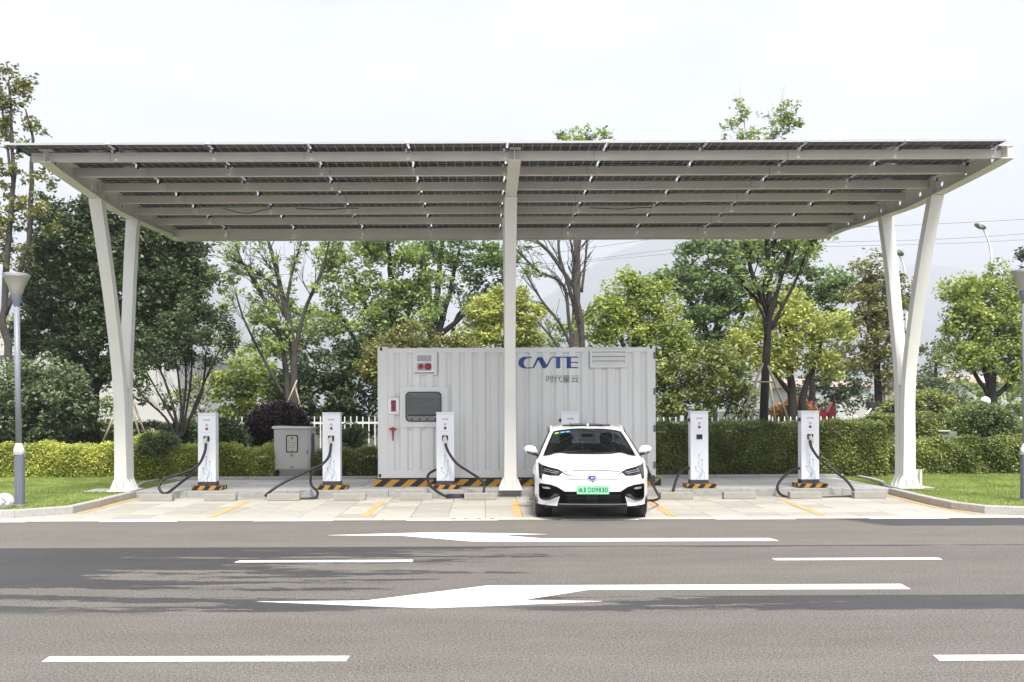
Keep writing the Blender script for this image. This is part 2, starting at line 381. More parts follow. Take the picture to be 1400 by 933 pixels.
def ground_poly(px_pts, z, name, m, thick=0.003, label=None):
    mb = MB(); mb.prism([tuple(ong(x, y).xy) for x, y in px_pts], z - thick, z, 'z'); o = mb.build(name, m); return o
near = [(352, 823), (499, 822), (666, 801.3), (700, 801), (1232, 799), (1244.5, 805.8), (804, 807), (712, 821.3), (823.5, 822.6), (700, 828), (588, 832), (500, 829)]
far = [(448.6, 732.3), (592, 728.3), (699.4, 729.7), (748, 730.9), (676, 731.6), (742, 736.7), (1052, 736.2), (1064.6, 739.8), (700, 741.2), (648.7, 741), (547, 732.8)]
tag(ground_poly(near, 0.004, 'lane_arrow', M_mark), 'large white lane arrow with split head on the near lane', 'road marking')
tag(ground_poly(far, 0.004, 'lane_arrow', M_mark), 'thin white lane arrow on the far lane just in front of the parking bays', 'road marking')
tag(ground_poly([(57, 905.3), (67.6, 898.5), (478, 897.7), (473, 904.4)], 0.004, 'lane_dash', M_mark), 'long white lane dash in the bottom left of the road', 'road marking', 'white lane dashes')
tag(ground_poly([(1284.5, 903.6), (1276, 896.5), (1690, 895), (1690, 902)], 0.004, 'lane_dash', M_mark), 'white lane dash cut by the frame at the bottom right', 'road marking', 'white lane dashes')
tag(ground_poly([(320.6, 769.4), (328, 766.9), (565, 765.9), (564, 768.6)], 0.004, 'lane_dash', M_mark), 'thin white dash between the two lane arrows, on the wet patch left', 'road marking', 'white lane dashes')
tag(ground_poly([(1060.7, 766.4), (1055, 763.8), (1282.5, 762.9), (1288.4, 765.4)], 0.004, 'lane_dash', M_mark), 'thin white dash between the two lane arrows on the right of the road', 'road marking', 'white lane dashes')
ed = [(-70, 37), (138, 244), (348, 455), (556, 680), (767, 872), (977, 1086), (1187, 1295), (1396, 1500)]
en = ['cut by the left frame', 'before the left lawn kerb end', 'in front of the grey cabinet bay', 'left of the white car', 'directly in front of the white car', 'right of the white car', 'beside the dark asphalt patch', 'cut by the right frame']
for (a, b), d in zip(ed, en):
    xa = ong(a, 712).x * 14.27 / ong(a, 712).y; xb = ong(b, 712).x * 14.27 / ong(b, 712).y
    mb = MB(); mb.box(xa, 14.19, 0.001, xb, 14.30, 0.0045)
    tag(mb.build('edge_dash', M_mark), 'white edge dash along the paving, ' + d, 'road marking', 'white dashes along the edge of the paving')

# parking bays: bedding, edge strip, slabs
g = MB(); g.box(-9.6, 14.26, -0.05, 10.4, KF + .05, -0.012); bays = struct(g, 'parking_bay', M_joint)
g = MB()
x = -60.0
while x < 60:
    x += 1.6
strip = MB()
dh = MB()
for px in (620, 637.5, 654.6, 671.8): p = ong(px, 709.6); dh.prism([(p.x - .035, p.y - .02), (p.x + .035, p.y - .02), (p.x + .035, p.y + .03), (p.x - .035, p.y + .03)], .001, .004, 'z')
for i in range(74):
    xa = -59.2 + i * 1.6; strip.box(xa + .004, 14.275, -0.04, xa + 1.596, 14.56, 0.0, 0, 0.004)
es_ = struct(strip, 'paving_edge_strip', M_conc); build_each(dh, 'drain_hole', M_black, es_)
cuts = {}
def slab_set(parent, mats, x0, x1, nx, y0, y1, ny, ztop, gap, name, jit=0.0015, skip=None):
    dx = (x1 - x0) / nx; dy = (y1 - y0) / ny; bm_ = MB(); bm_.box(-dx / 2 + gap / 2, -dy / 2 + gap / 2, -0.05, dx / 2 - gap / 2, dy / 2 - gap / 2, 0, 0, 0.004)
    ms = []
    for m in mats:
        me = bm_.mesh(name); me.materials.append(m); ms.append(me)
    for j in range(ny):
        for i in range(nx):
            cx = x0 + (i + .5) * dx; cy = y0 + (j + .5) * dy
            if skip and skip(cx, cy): continue
            o = bpy.data.objects.new(name, random.choice(ms)); COL.objects.link(o); o.parent = parent
            o.location = (cx, cy, ztop + random.uniform(-jit, jit)); o.rotation_euler = (random.uniform(-1, 1) * .0012, random.uniform(-1, 1) * .0012, 0)
Lk_px = [(189.5, 680), (180, 681.5), (141, 692.5), (118, 699), (93, 703.8), (60, 707), (31, 708.6), (0, 709.3), (-60, 710), (-400, 711)]
Rk_px = [(1213, 676), (1222, 678), (1258, 687.5), (1290, 695), (1327, 701), (1360, 703.4), (1400, 704.8), (1470, 706), (1800, 707)]
def resample(K, st):
    K = [Vector((p.x, p.y, 0)) for p in K]; seg = [(b - a).length for a, b in zip(K, K[1:])]; tot = sum(seg); n = round(tot / st); r = []
    for k in range(n + 1):
        s = tot * k / n; i = 0
        while i < len(seg) - 1 and s > seg[i]: s -= seg[i]; i += 1
        r.append(K[i] + (K[i + 1] - K[i]) * min(1, s / seg[i]))
    return r
LK = resample([ong(*p) for p in Lk_px], .98); RK = resample([ong(*p) for p in Rk_px], .7)
def kx(K, y):
    for a, b in zip(K, K[1:]):
        if min(a.y, b.y) <= y <= max(a.y, b.y): t = (y - a.y) / (b.y - a.y + 1e-9); return a.x + (b.x - a.x) * t
    return K[0].x if y > K[0].y else K[-1].x
slab_set(bays, M_slab, -9.6, 10.2, 33, 14.565, KF, 6, 0.0, 0.007, 'paving_slab', skip=lambda cx, cy: cx < kx(LK, cy) - .45 or cx > kx(RK, cy) + .45)
# yellow bay lines
def bay_line(p0, p1, d, wpx=(27, 20)):
    a = ong(*p0); b = ong(*p1); a = a + (a - b).normalized() * 0.0; w2 = 0.065
    mb = MB(); mb.prism([(a.x - w2, a.y), (a.x + w2, a.y), (b.x + w2, b.y), (b.x - w2, b.y)], 0.002, 0.0055, 'z')
    tag(mb.build('bay_line', M_yel), d, 'road marking', 'yellow parking bay lines')
bay_line((287, 708), (338, 686), 'worn yellow bay line below the leftmost charger')
bay_line((499, 706.5), (522, 686), 'yellow bay line below the second charger from the left')
bay_line((708, 706), (703.5, 685), 'yellow bay line just left of the white car')
bay_line((919, 705.5), (888, 686), 'yellow bay line just right of the white car')
bay_line((1124, 704.5), (1066, 682.5), 'yellow bay line below the rightmost charger')
for K, sgn, d in ((LK, 1, 'yellow line running along the foot of the left lawn kerb'), (RK, -1, 'yellow line running along the foot of the right lawn kerb')):
    nn_ = 4 if sgn > 0 else 6; q = [(p.x + sgn * .02, p.y) for p in K[:nn_]]; q2 = [(p.x + sgn * .14, p.y) for p in K[:nn_]][::-1]
    mb = MB(); mb.prism(q + q2, 0.002, 0.0055, 'z'); tag(mb.build('bay_line', M_yel), d, 'road marking', 'yellow parking bay lines')

# platform
g = MB(); g.box(-6.97, KF + .13, -0.05, 8.1, 21.2, ZP - 0.012); plat = struct(g, 'charging_platform', M_joint)
slab_set(plat, M_gran, -6.97, 8.1, 17, KF + .135, 21.15, 4, ZP, 0.006, 'platform_slab')
def kerb_run(parent, pts, length, wd, zt, name='kerb_stone', side=1, m=None, z0=-0.04):
    """separate kerb stones along a polyline; side=+1 thickness to the left of travel"""
    P = [Vector((p[0], p[1])) for p in pts]; seg = [(b - a).length for a, b in zip(P, P[1:])]; tot = sum(seg)
    def pos(s):
        for i, l in enumerate(seg):
            if s <= l or i == len(seg) - 1: return P[i] + (P[i + 1] - P[i]) * (s / l)
            s -= l
    n = max(1, round(tot / length)) if length else len(seg); st = tot / n; cum = [sum(seg[:i]) for i in range(len(seg) + 1)]
    for k in range(n):
        a, b = (pos(k * st + .004), pos((k + 1) * st - .004)) if length else (P[k] + (P[k + 1] - P[k]).normalized() * .004, P[k + 1] - (P[k + 1] - P[k]).normalized() * .004); d = (b - a).normalized(); nrm = Vector((-d.y, d.x)) * side
        e = 0.012; mb = MB(); q = [a, b, b + nrm * wd, a + nrm * wd]; qi = [a + nrm * e, b + nrm * e, b + nrm * (wd - .004), a + nrm * (wd - .004)]
        if side < 0: q = [q[1], q[0], q[3], q[2]]; qi = [qi[1], qi[0], qi[3], qi[2]]
        zz = zt + random.uniform(-.002, .002); rows = [[(p.x, p.y, z0) for p in q], [(p.x, p.y, zz - e) for p in q], [(p.x, p.y, zz) for p in qi]]
        mb.grid(rows, 0, False, closed=True); mb.face([(p.x, p.y, zz) for p in qi]); mb.build(name, m or M_granite2, parent)
kerb_run(plat, [(-6.95, KF), (8.12, KF)], 0.99, 0.125, ZP)
bk = tag(MB().box(-7.1, 21.2, -0.05, 8.9, 21.22, 0.02).build('planting_bed_edge', M_joint), kind='structure')
kerb_run(bk, [(-7.45, 21.17), (8.3, 21.17)], 0.99, 0.10, ZP + .07)
kerb_run(bk, [(-7.02, 18.6), (-7.55, 19.9), (-7.5, 21.15)], 0.9, 0.08, ZP + .03)
kerb_run(bk, [(8.15, 18.7), (8.5, 19.8), (8.6, 21.15)], 0.9, 0.08, ZP + .05, side=-1)
# lawns
def lawn(name, K, xfar, sgn, xin, lab):
    off = []
    for i, p in enumerate(K):
        a = K[max(i - 1, 0)]; b = K[min(i + 1, len(K) - 1)]; d = (b - a).xy.normalized(); nrm = Vector((-d.y, d.x))
        if nrm.y + sgn * nrm.x < 0: nrm = -nrm
        off.append((p.x + nrm.x * .11, p.y + nrm.y * .11))
    poly = off + [(xfar, off[-1][1]), (xfar, 23.6), (xin, 23.6), (xin, 18.35)]
    mb = MB(); mb.prism(poly, -0.04, ZP - .015, 'z'); return struct(mb, name, M_lawn), poly
lawnL, polyL = lawn('lawn', LK, -60, -1, -7.03, '')
lawnR, polyR = lawn('lawn', RK, 60, 1, 8.17, '')
kerb_run(lawnL, [(p.x, p.y) for p in LK], None, 0.13, ZP, side=-1)
kerb_run(lawnR, [(p.x, p.y) for p in RK], None, 0.13, ZP, side=1)
g = MB(); g.box(-120, 21.25, -0.055, 120, 140, ZP - .02); struct(g, 'planting_bed', M_soil)
g = MB(); a = ong(122, 671, ZP); b = ong(150, 673.5, ZP); g.box(a.x, a.y - .25, 0.0, -7.0, a.y + .35, ZP + .012, 0, .004); struct(g, 'footing_pad', M_conc)
g = MB(); a = ong(1268, 666, ZP); g.box(8.2, a.y - .3, 0.0, a.x, a.y + .25, ZP + .012, 0, .004); struct(g, 'footing_pad', M_conc)

# grass blades
def inpoly(P, x, y):
    ins = np.zeros(len(x), bool); n = len(P)
    for i in range(n):
        x1, y1 = P[i]; x2, y2 = P[(i + 1) % n]
        if y1 == y2: continue
        c = ((y1 > y) != (y2 > y)) & (x < (x2 - x1) * (y - y1) / (y2 - y1) + x1); ins ^= c
    return ins
def fast_mesh(name, V, nper, faces_per, mats, parent=None, off=(0, 0, 0)):
    """V (N*nper,3); faces_per: list of index tuples (quads or tris all same length)"""
    N = len(V) // nper; k = len(faces_per[0]); F = (np.arange(N)[:, None, None] * nper + np.array(faces_per)[None]).reshape(-1)
    me = bpy.data.meshes.new(name); me.vertices.add(len(V)); me.vertices.foreach_set('co', (V - np.array(off)).astype(np.float32).ravel())
    nf = N * len(faces_per); me.loops.add(nf * k); me.loops.foreach_set('vertex_index', F.astype(np.int32))
    me.polygons.add(nf); me.polygons.foreach_set('loop_start', (np.arange(nf) * k).astype(np.int32)); me.polygons.foreach_set('loop_total', np.full(nf, k, np.int32))
    me.update(calc_edges=True)
    for m in mats: me.materials.append(m)
    o = bpy.data.objects.new(name, me); COL.objects.link(o)
    if parent: o.parent = parent
    return o
def grass(poly, x0, x1, y0, y1, n, name):
    x = RNG.uniform(x0, x1, n); y = RNG.uniform(y0, y1, n); k = inpoly(poly, x, y); x = x[k]; y = y[k]; n = len(x)
    h = RNG.uniform(.018, .05, n); a = RNG.uniform(0, 6.283, n); wdt = RNG.uniform(.003, .006, n); lx = RNG.normal(0, .02, n); ly = RNG.normal(0, .02, n)
    b = np.stack([x, y, np.full(n, ZP - .02)], 1); dv = np.stack([np.cos(a) * wdt, np.sin(a) * wdt, np.zeros(n)], 1)
    V = np.stack([b - dv, b + dv, b + np.stack([lx, ly, h + .005], 1)], 1).reshape(-1, 3)
    return tag(fast_mesh(name, V, 3, [(0, 1, 2)], [leafmat('grass_blades', lin('6F823C'), lin('A9B566'), 0.35)]), kind='stuff')
tag(grass(polyL, -12.5, -6.9, 14.3, 23.4, 90000, 'grass'), 'short bright green grass on the left lawn', 'grass')
tag(grass(polyR, 8.1, 13.2, 14.8, 23.4, 80000, 'grass'), 'short bright green grass on the right lawn', 'grass')

# wheel stops
wsx = [(190, 236), (278, 322), (367, 407.5), (455.5, 500), (548, 590.5), (634, 679), (724, 768), (814, 858), (904, 947), (990, 1033.5), (1079.5, 1125), (1167, 1213.5)]
wsl = ['leftmost concrete wheel stop, beside the left lawn kerb', 'concrete wheel stop below and right of the leftmost charger', 'concrete wheel stop in front of the grey cabinet', 'concrete wheel stop right of the second charger from the left', 'concrete wheel stop below the charger in front of the container window', 'concrete wheel stop between the container window charger and the middle column',
       'concrete wheel stop hidden behind the left side of the white car', 'concrete wheel stop hidden behind the right side of the white car', 'concrete wheel stop just right of the white car', 'concrete wheel stop between the two chargers on the right', 'concrete wheel stop in front of the rightmost charger', 'rightmost concrete wheel stop, beside the right lawn kerb']
YW = 17.42
mbw = MB(); mbw.box(-.305, 0, 0, .305, .15, .128, 0, .008); mew = mbw.mesh('wheel_stop'); mew.materials.append(mat('wheel_stop_concrete', lin('93908A'), 0.9, var=0.10, vscale=7, bump=0.25, bscale=60))
for i, ((a, b), l) in enumerate(zip(wsx, wsl)):
    o = bpy.data.objects.new('wheel_stop', mew); COL.objects.link(o); o.location = ((X_((a + b) / 2, YW, 680)), YW, 0.001); o.rotation_euler.z = random.uniform(-.012, .012)
    tag(o, l, 'wheel stop', 'concrete wheel stops in the parking bays')
# ================================================================ SOLAR CANOPY
canopy = thing('solar_canopy', (0.5, 18.3, 0), 'long white steel carport roofed with solar panels on three pairs of curved legs', 'solar carport')
ZB = 5.83; ZT = 6.00                                # purlin bottom / top
FR = [(-7.19, -7.33, -7.22), (0.50, 0.49, 0.50), (8.57, 8.12, 8.40)]   # beam x at front / back / leg base
DF, DB = 14.95, 21.9
pur_bot = [220, 240.5, 260.5, 277, 292.7, 306.3]
PY = [ (ZB - CAMH) * FPX / (VY - p) for p in pur_bot] + [21.45]
def beam_depth(y):       # web height under the purlin top
    t = (y - DF) / (DB - DF); return 0.19 + 0.15 * max(0, 1 - abs(t - .42) / .42) ** .7 if t < .84 else 0.19
for fi, (xf, xb, xl) in enumerate(FR):
    def bx(y): return xf + (xb - xf) * (y - DF) / (DB - DF)
    ys = np.linspace(DF, DB, 29); hw = .105; tf = .014; tw = .006
    web = MB(); holes = [DF + (k + .55) * (DB - DF) / 9.3 for k in range(9)] if fi != 1 else []
    # web built as cells, each with an oval hole
    def cell(y0, y1, hole):
        zt = ZT + .0; z0a = ZT - beam_depth(y0); z0b = ZT - beam_depth(y1)
        out = []; N = 16; cy = (y0 + y1) / 2; cz = (zt + (z0a + z0b) / 2) / 2
        if not hole:
            for s in (-1, 1): web.face([(bx(y0) + s * tw, y0, z0a), (bx(y1) + s * tw, y1, z0b), (bx(y1) + s * tw, y1, zt), (bx(y0) + s * tw, y0, zt)][::s])
            return
        per = []
        for k in range(N):
            a = 2 * math.pi * k / N; dy = math.cos(a); dz = math.sin(a); m = max(abs(dy), abs(dz)); qy = cy + dy / m * (y1 - y0) / 2; t = (qy - y0) / (y1 - y0)
            zlo = z0a + (z0b - z0a) * t; qz = zlo + (dz / m + 1) / 2 * (zt - zlo); per.append((qy, qz))
        inn = [(cy + .045 * math.cos(2 * math.pi * k / N), cz + .045 * math.sin(2 * math.pi * k / N)) for k in range(N)]
        for s in (-1, 1):
            web.grid([[(bx(q[0]) + s * tw, q[0], q[1]) for q in per], [(bx(q[0]) + s * tw, q[0], q[1]) for q in inn]][::s], 0, False, closed=True)
        web.grid([[(bx(q[0]) - tw, q[0], q[1]) for q in inn], [(bx(q[0]) + tw, q[0], q[1]) for q in inn]], 0, False, closed=True)
    edges = sorted(set([DF, DB] + [h - .17 for h in holes] + [h + .17 for h in holes] + ([DF + (DB - DF) * k / 8 for k in range(1, 8)] if not holes else [])))
    for a, b in zip(edges, edges[1:]): cell(a, b, any(abs((a + b) / 2 - h) < .01 for h in holes))
    for y in (DF, DB): web.face([(bx(y) - tw, y, ZT - beam_depth(y)), (bx(y) + tw, y, ZT - beam_depth(y)), (bx(y) + tw, y, ZT), (bx(y) - tw, y, ZT)])
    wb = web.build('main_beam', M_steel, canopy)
    fl = MB()
    for z_of, th in ((lambda y: ZT - beam_depth(y), -tf), (lambda y: ZT - .001 + .013, -.012)):
        rows = []
        for y in ys: z = z_of(y); rows.append([(bx(y) - hw, y, z), (bx(y) + hw, y, z), (bx(y) + hw, y, z + th), (bx(y) - hw, y, z + th)])
        fl.grid(rows, 0, False, closed=True); fl.face(rows[0][::-1]); fl.face(rows[-1])
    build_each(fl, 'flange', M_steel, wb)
    # web stiffeners
    st = MB()
    for yy in (17.07, 18.9):
        for s in (-1, 1): st.box(bx(yy) + s * .007, yy - .006, ZT - beam_depth(yy) + .002, bx(yy) + s * .1, yy + .006, ZT - .014)
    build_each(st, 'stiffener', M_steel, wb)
    # legs: box sections, front one bends towards the road, rear one away from it
    def leg(prof, name):
        zz = [p[1] for p in prof]; pts = []
        n = 26
        for k in range(n + 1):
            z = zz[0] + (zz[-1] - zz[0]) * k / n
            for a, b in zip(prof, prof[1:]):
                if a[1] <= z <= b[1] + 1e-6: t = (z - a[1]) / (b[1] - a[1]); pts.append((a[0] + (b[0] - a[0]) * t, z)); break
        for _ in range(6): pts = [pts[0]] + [((pts[i - 1][0] + 2 * pts[i][0] + pts[i + 1][0]) / 4, pts[i][1]) for i in range(1, len(pts) - 1)] + [pts[-1]]
        mb = MB(); rows = []
        for i, (y, z) in enumerate(pts):
            t = i / n; h = .105 + .018 * (2 * abs(t - .55)) ** 2; dpt = .095
            x = xl + (bx(y) - xl) * min(1, max(0, (z - 1) / 4.5)); rows.append([(x - h, y - dpt, z), (x + h, y - dpt, z), (x + h, y + dpt, z), (x - h, y + dpt, z)])
        mb.grid(rows, 0, False, closed=True); mb.face(rows[0][::-1]); mb.face(rows[-1]); o = mb.build(name, M_leg, canopy); bevel(o, .006, 2); return o
    zt1 = ZT - beam_depth(17.07) - .016; zt2 = ZT - beam_depth(18.9) - .016
    lf = leg([(18.19, ZP + .02), (18.15, 2.2), (17.80, 3.57), (17.46, 4.65), (17.07, zt1)], 'column_leg')
    lb = leg([(18.385, ZP + .02), (18.385, 1.8), (18.43, 2.6), (18.60, 3.57), (18.74, 4.65), (18.95, zt2)], 'column_leg')
    j = MB(); j.box(xl - .118, 18.03, 2.18, xl + .118, 18.50, 2.20); j.build('weld_plate', M_leg, lf)
    bp = MB(); bp.box(xl - .23, 17.86 + .12, ZP + .002, xl + .23, 18.70, ZP + .024, 0, .003); bpo = bp.build('base_plate', M_leg, canopy)
    gs = MB()
    for sx in (-1, 1):
        for yy in (18.13, 18.28, 18.43): gs.prism([(xl + sx * .118, ZP + .026), (xl + sx * .215, ZP + .026), (xl + sx * .215, ZP + .07), (xl + sx * .15, ZP + .22), (xl + sx * .118, ZP + .27)], yy - .008, yy + .008, 'y')
    for xx in (-.07, .07): gs.prism([(18.05, ZP + .026), (17.99, ZP + .026), (17.99, ZP + .08), (18.03, ZP + .25), (18.05, ZP + .26)], xl + xx - .012, xl + xx + .012, 'x')
    build_each(gs, 'gusset', M_leg, bpo)
    bo = MB()
    for sx in (-.17, .17):
        for yy in (18.2, 18.35, 18.55): bo.lathe((xl + sx, yy, ZP + .024), [(0, .03), (.016, .03), (.016, 0)], 6, smooth=False)
    build_each(bo, 'bolt', M_alu, bpo)
rb = MB(); a = at(1253, 656, 18.4)
rb.prism([(a.x - .09, ZP + .02), (a.x + .07, ZP + .02), (a.x + .07, ZP + .36), (a.x + .0, ZP + .36)], 18.40, 18.42, 'y'); rb.box(a.x + .04, 18.32, ZP + .02, a.x + .075, 18.40, ZP + .36)
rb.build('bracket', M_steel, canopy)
# purlins, C-sections between the beams
segs = [(-7.47, 0.395), (0.605, 8.35)]
for i, y in enumerate(PY):
    zb = ZB + .013 if i < 6 else 5.75
    for k, (x0, x1) in enumerate(segs):
        fx = lambda q: q[0] + (q[1] - q[0]) * (y - DF) / (DB - DF)
        x0_ = x0 if k == 0 and i == 0 else (fx((FR[0][0], FR[0][1])) + .012 if k == 0 else .51)
        x1_ = .49 if k == 0 else fx((FR[2][0], FR[2][1])) - .012
        mb = MB(); mb.box(x0_, y, zb, x1_, y + .006, ZT - .012); mb.box(x0_, y + .006, zb, x1_, y + .07, zb + .006); mb.box(x0_, y + .006, ZT - .018, x1_, y + .07, ZT - .012)
        if i == 6: mb.box(x0_, y + .2, zb - .01, x1_, y + .206, ZT - .012)
        mb.box(x0_, y + .064, zb + .006, x1_, y + .07, zb + .03)
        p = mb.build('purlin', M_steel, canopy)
        cl = MB()
        for q in np.arange(x0_ + 1.3, x1_ - .5, 3.2): cl.box(q, y - .004, zb + .004, q + .004, y - .001, ZT - .02)
        build_each(cl, 'splice_joint', M_dark, p)
ext = MB(); ext.box(FR[2][0] + .012, PY[0], ZB + .02, FR[2][0] + .17, PY[0] + .006, ZT - .012); ext.box(FR[2][0] + .012, PY[0] + .006, ZB + .02, FR[2][0] + .17, PY[0] + .12, ZB + .026)
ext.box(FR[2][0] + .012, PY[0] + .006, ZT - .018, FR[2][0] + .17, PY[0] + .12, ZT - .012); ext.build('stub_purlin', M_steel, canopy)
# solar panels
def pvmat():
    m = mat('solar_cells', (0.008, 0.010, 0.016), 0.14, spec=0.6); t = m.node_tree; p = t.nodes['Principled BSDF']; g = t.nodes.new('ShaderNodeTexCoord'); s = t.nodes.new('ShaderNodeSeparateXYZ'); t.links.new(g.outputs['Object'], s.inputs[0])
    def mth(op, a, b=None):
        n = t.nodes.new('ShaderNodeMath'); n.operation = op
        for i, x in enumerate((a, b)):
            if x is None: continue
            if isinstance(x, (int, float)): n.inputs[i].default_value = x
            else: t.links.new(x, n.inputs[i])
        return n.outputs[0]
    def ln(c, per, th): return mth('LESS_THAN', mth('ABSOLUTE', mth('SUBTRACT', mth('FRACT', mth('ADD', mth('DIVIDE', c, per), 100.0)), 0.5)), th)
    k = mth('MAXIMUM', ln(s.outputs[0], 0.156, 0.032), ln(mth('ADD', s.outputs[1], .078), 0.157, 0.022))
    tl = t.nodes.new('ShaderNodeBsdfTranslucent'); tl.inputs[0].default_value = (.42, .43, .44, 1); df = t.nodes.new('ShaderNodeBsdfDiffuse'); df.inputs[0].default_value = (.38, .38, .38, 1)
    ms0 = t.nodes.new('ShaderNodeMixShader'); ms0.inputs[0].default_value = .5; t.links.new(df.outputs[0], ms0.inputs[1]); t.links.new(tl.outputs[0], ms0.inputs[2])
    ms = t.nodes.new('ShaderNodeMixShader'); t.links.new(k, ms.inputs[0]); t.links.new(p.outputs[0], ms.inputs[1]); t.links.new(ms0.outputs[0], ms.inputs[2])
    t.links.new(ms.outputs[0], t.nodes['Material Output'].inputs[0]); return m
M_pv = pvmat()
NX, NY = 10, 7; XL, XR = -7.66, 8.42; YF = 14.70; YB = 21.95; pw = (XR - XL) / NX; pd = (YB - YF) / NY
mb = MB(); mb.box(-pw / 2 + .018, -pd / 2 + .008, .012, pw / 2 - .018, pd / 2 - .008, .018); mp_ = mb.mesh('solar_panel'); mp_.materials.append(M_pv)
mb = MB(); a, b = pw / 2 - .016, pd / 2 - .006
mb.box(-a, -b, 0, a, -b + .012, .035); mb.box(-a, b - .012, 0, a, b, .035); mb.box(-a, -b + .012, 0, -a + .012, b - .012, .035); mb.box(a - .012, -b + .012, 0, a, b - .012, .035)
mf_ = mb.mesh('panel_frame'); mf_.materials.append(mat('panel_frame_aluminium', (.42, .42, .43), .5, .1))
mb = MB(); mb.box(-.06, -.05, -.012, .06, .05, .011); mj_ = mb.mesh('junction_box'); mj_.materials.append(M_blackp)
for i in range(NX):
    for j in range(NY):
        o = bpy.data.objects.new('solar_panel', mp_); COL.objects.link(o); o.parent = canopy
        o.location = Vector((XL + (i + .5) * pw - .5, YF + (j + .5) * pd - 18.3, ZT + .004 + random.uniform(0, .003))); o.rotation_euler = (random.uniform(-.002, .002), random.uniform(-.0015, .0015), 0)
        f = bpy.data.objects.new('panel_frame', mf_); COL.objects.link(f); f.parent = o
        q = bpy.data.objects.new('junction_box', mj_); COL.objects.link(q); q.parent = o; q.location = (pw * .1, pd / 2 - .12, 0)
mb = MB(); mb.box(-.05, -.03, -.035, -.012, .03, .006, 0); mb.box(-.012, -.045, -.06, .02, -.01, .004, 1); mb.box(.014, -.02, -.028, .055, .02, .008, 1); mb.box(-.028, .03, -.02, .028, .07, .05, 0)
mc_ = mb.mesh('panel_clamp'); mc_.materials.append(M_white); mc_.materials.append(M_blackp)
for i in range(NX + 1):
    for j, y in enumerate(PY):
        o = bpy.data.objects.new('panel_clamp', mc_); COL.objects.link(o); o.parent = canopy
        o.location = Vector((XL + i * pw - .5 + random.uniform(-.02, .02), y - .09 - 18.3, ZT - .0))
fc = MB()
for i in range(NX + 1): fc.box(XL + i * pw - .03, YF - .012, ZT + .012, XL + i * pw + .03, YF + .02, ZT + .055)
build_each(fc, 'front_clip', M_white, canopy)
# wiring under the panels
wi = MB()
for (x0, x1, y, sag) in ((-5.4, -4.4, 18.9, .10), (-3.9, -2.6, 18.95, .02), (2.2, 3.5, 19.0, .02)):
    wi.tube([(x0 + (x1 - x0) * t, y + .04 * math.sin(7 * t), ZB + .08 - sag * 4 * t * (1 - t) + .012 * math.sin(9 * t)) for t in np.linspace(0, 1, 14)], .008, 5)
build_each(wi, 'panel_wiring', M_black, canopy)

# ================================================================ STORAGE CONTAINER
CD = 19.05
cs = FPX / CD
def cx_(px): return X_(px, CD, 560)
def cz_(py): return Z_(py, CD, 700)
x0, x1 = cx_(516.5), cx_(896.3); z0, z1 = cz_(653.4), cz_(473.5)
cont = thing('storage_container', ((x0 + x1) / 2, CD, ZP), 'white corrugated energy storage container with dark blue lettering and a window', 'container')
pl = MB(); pl.box(x0 - .08, CD - .05, ZP + .002, x1 + .1, CD + 2.5, z0 - .03); pl.build('plinth', M_haz, cont)
gp = MB(); gp.box(x0 + .03, CD + .0, z0 - .03, x1 - .03, CD + 2.4, z0 - .001); gp.build('shadow_gap', M_black, cont)
H = z1 - z0; fr = MB(); pw_ = .20
for a, b in ((x0, x0 + pw_), (x1 - pw_ * .85, x1)):
    fr.box(a, CD, z0, b, CD + .16, z1, 0, .008); fr.box(a, CD + 2.28, z0, b, CD + 2.44, z1, 0, .008)
fr.box(x0 + pw_, CD + .012, z1 - .13, x1 - pw_ * .85, CD + .1, z1 - .03, 0, .006); fr.box(x0 + pw_, CD + .008, z0, x1 - pw_ * .85, CD + .12, z0 + .16, 0, .006)
fr.box(x0 + pw_, CD + 2.3, z1 - .13, x1 - pw_ * .85, CD + 2.43, z1 - .03); fr.build('container_frame', M_contw, cont)
rf = MB(); rf.box(x0 + .03, CD + .05, z1 - .06, x1 - .03, CD + 2.40, z1 - .032)
xx = x0 + .3
while xx < x1 - .3: rf.box(xx, CD + .12, z1 - .032, xx + .1, CD + 2.3, z1 - .012); xx += .27
rf.build('roof', M_contw, cont)
CB = 0.048; xa, xb = x0 + pw_, x1 - pw_ * .85; per = (xb - xa) / 20.0
def corr(x):
    t = ((x - xa) / per) % 1.0
    if t < .48: return 0.0
    if t < .66: return (t - .48) / .18
    if t < .82: return 1.0
    return 1 - (t - .82) / .18
def strips(xs0, xs1):
    s = [xs0]; k = math.floor((xs0 - xa) / per) - 1
    while True:
        for t in (0, .48, .66, .82):
            v = xa + (k + t) * per
            if xs0 < v < xs1: s.append(v)
        k += 1
        if xa + k * per > xs1: break
    return s + [xs1]
wl = MB(); S = strips(xa, xb)
def prow(z): return [(x, CD + .02 + CB * corr(x), z) for x in S]
wl.grid([prow(z0 + .15), prow(z1 - .12)], 0, False)
def brow(z): return [(x, CD + 2.40 - CB * corr(x), z) for x in S]
wl.grid([brow(z1 - .12), brow(z0 + .05)], 0, False)
for xe, s in ((x0 + .03, 1), (x1 - .03, -1)):
    ysx = np.linspace(CD + .16, CD + 2.28, 45); r = [(xe + s * (.03 if (k // 2) % 2 else 0), y) for k, y in enumerate(ysx)]
    wl.grid([[(p[0], p[1], z0 + .02) for p in r], [(p[0], p[1], z1 - .05) for p in r]], 0, False)
wl.build('corrugated_wall', M_contw, cont)
cc = MB()
for px, py in ((521, 477.5), (519.5, 650.5), (890, 474.5)):
    p = at(px, py, CD); cc.prism(circle_pts(p.x, p.z, .028, 12, .04), CD - .003, CD + .002, 'y')
build_each(cc, 'corner_casting_hole', M_black, cont)
hg = MB()
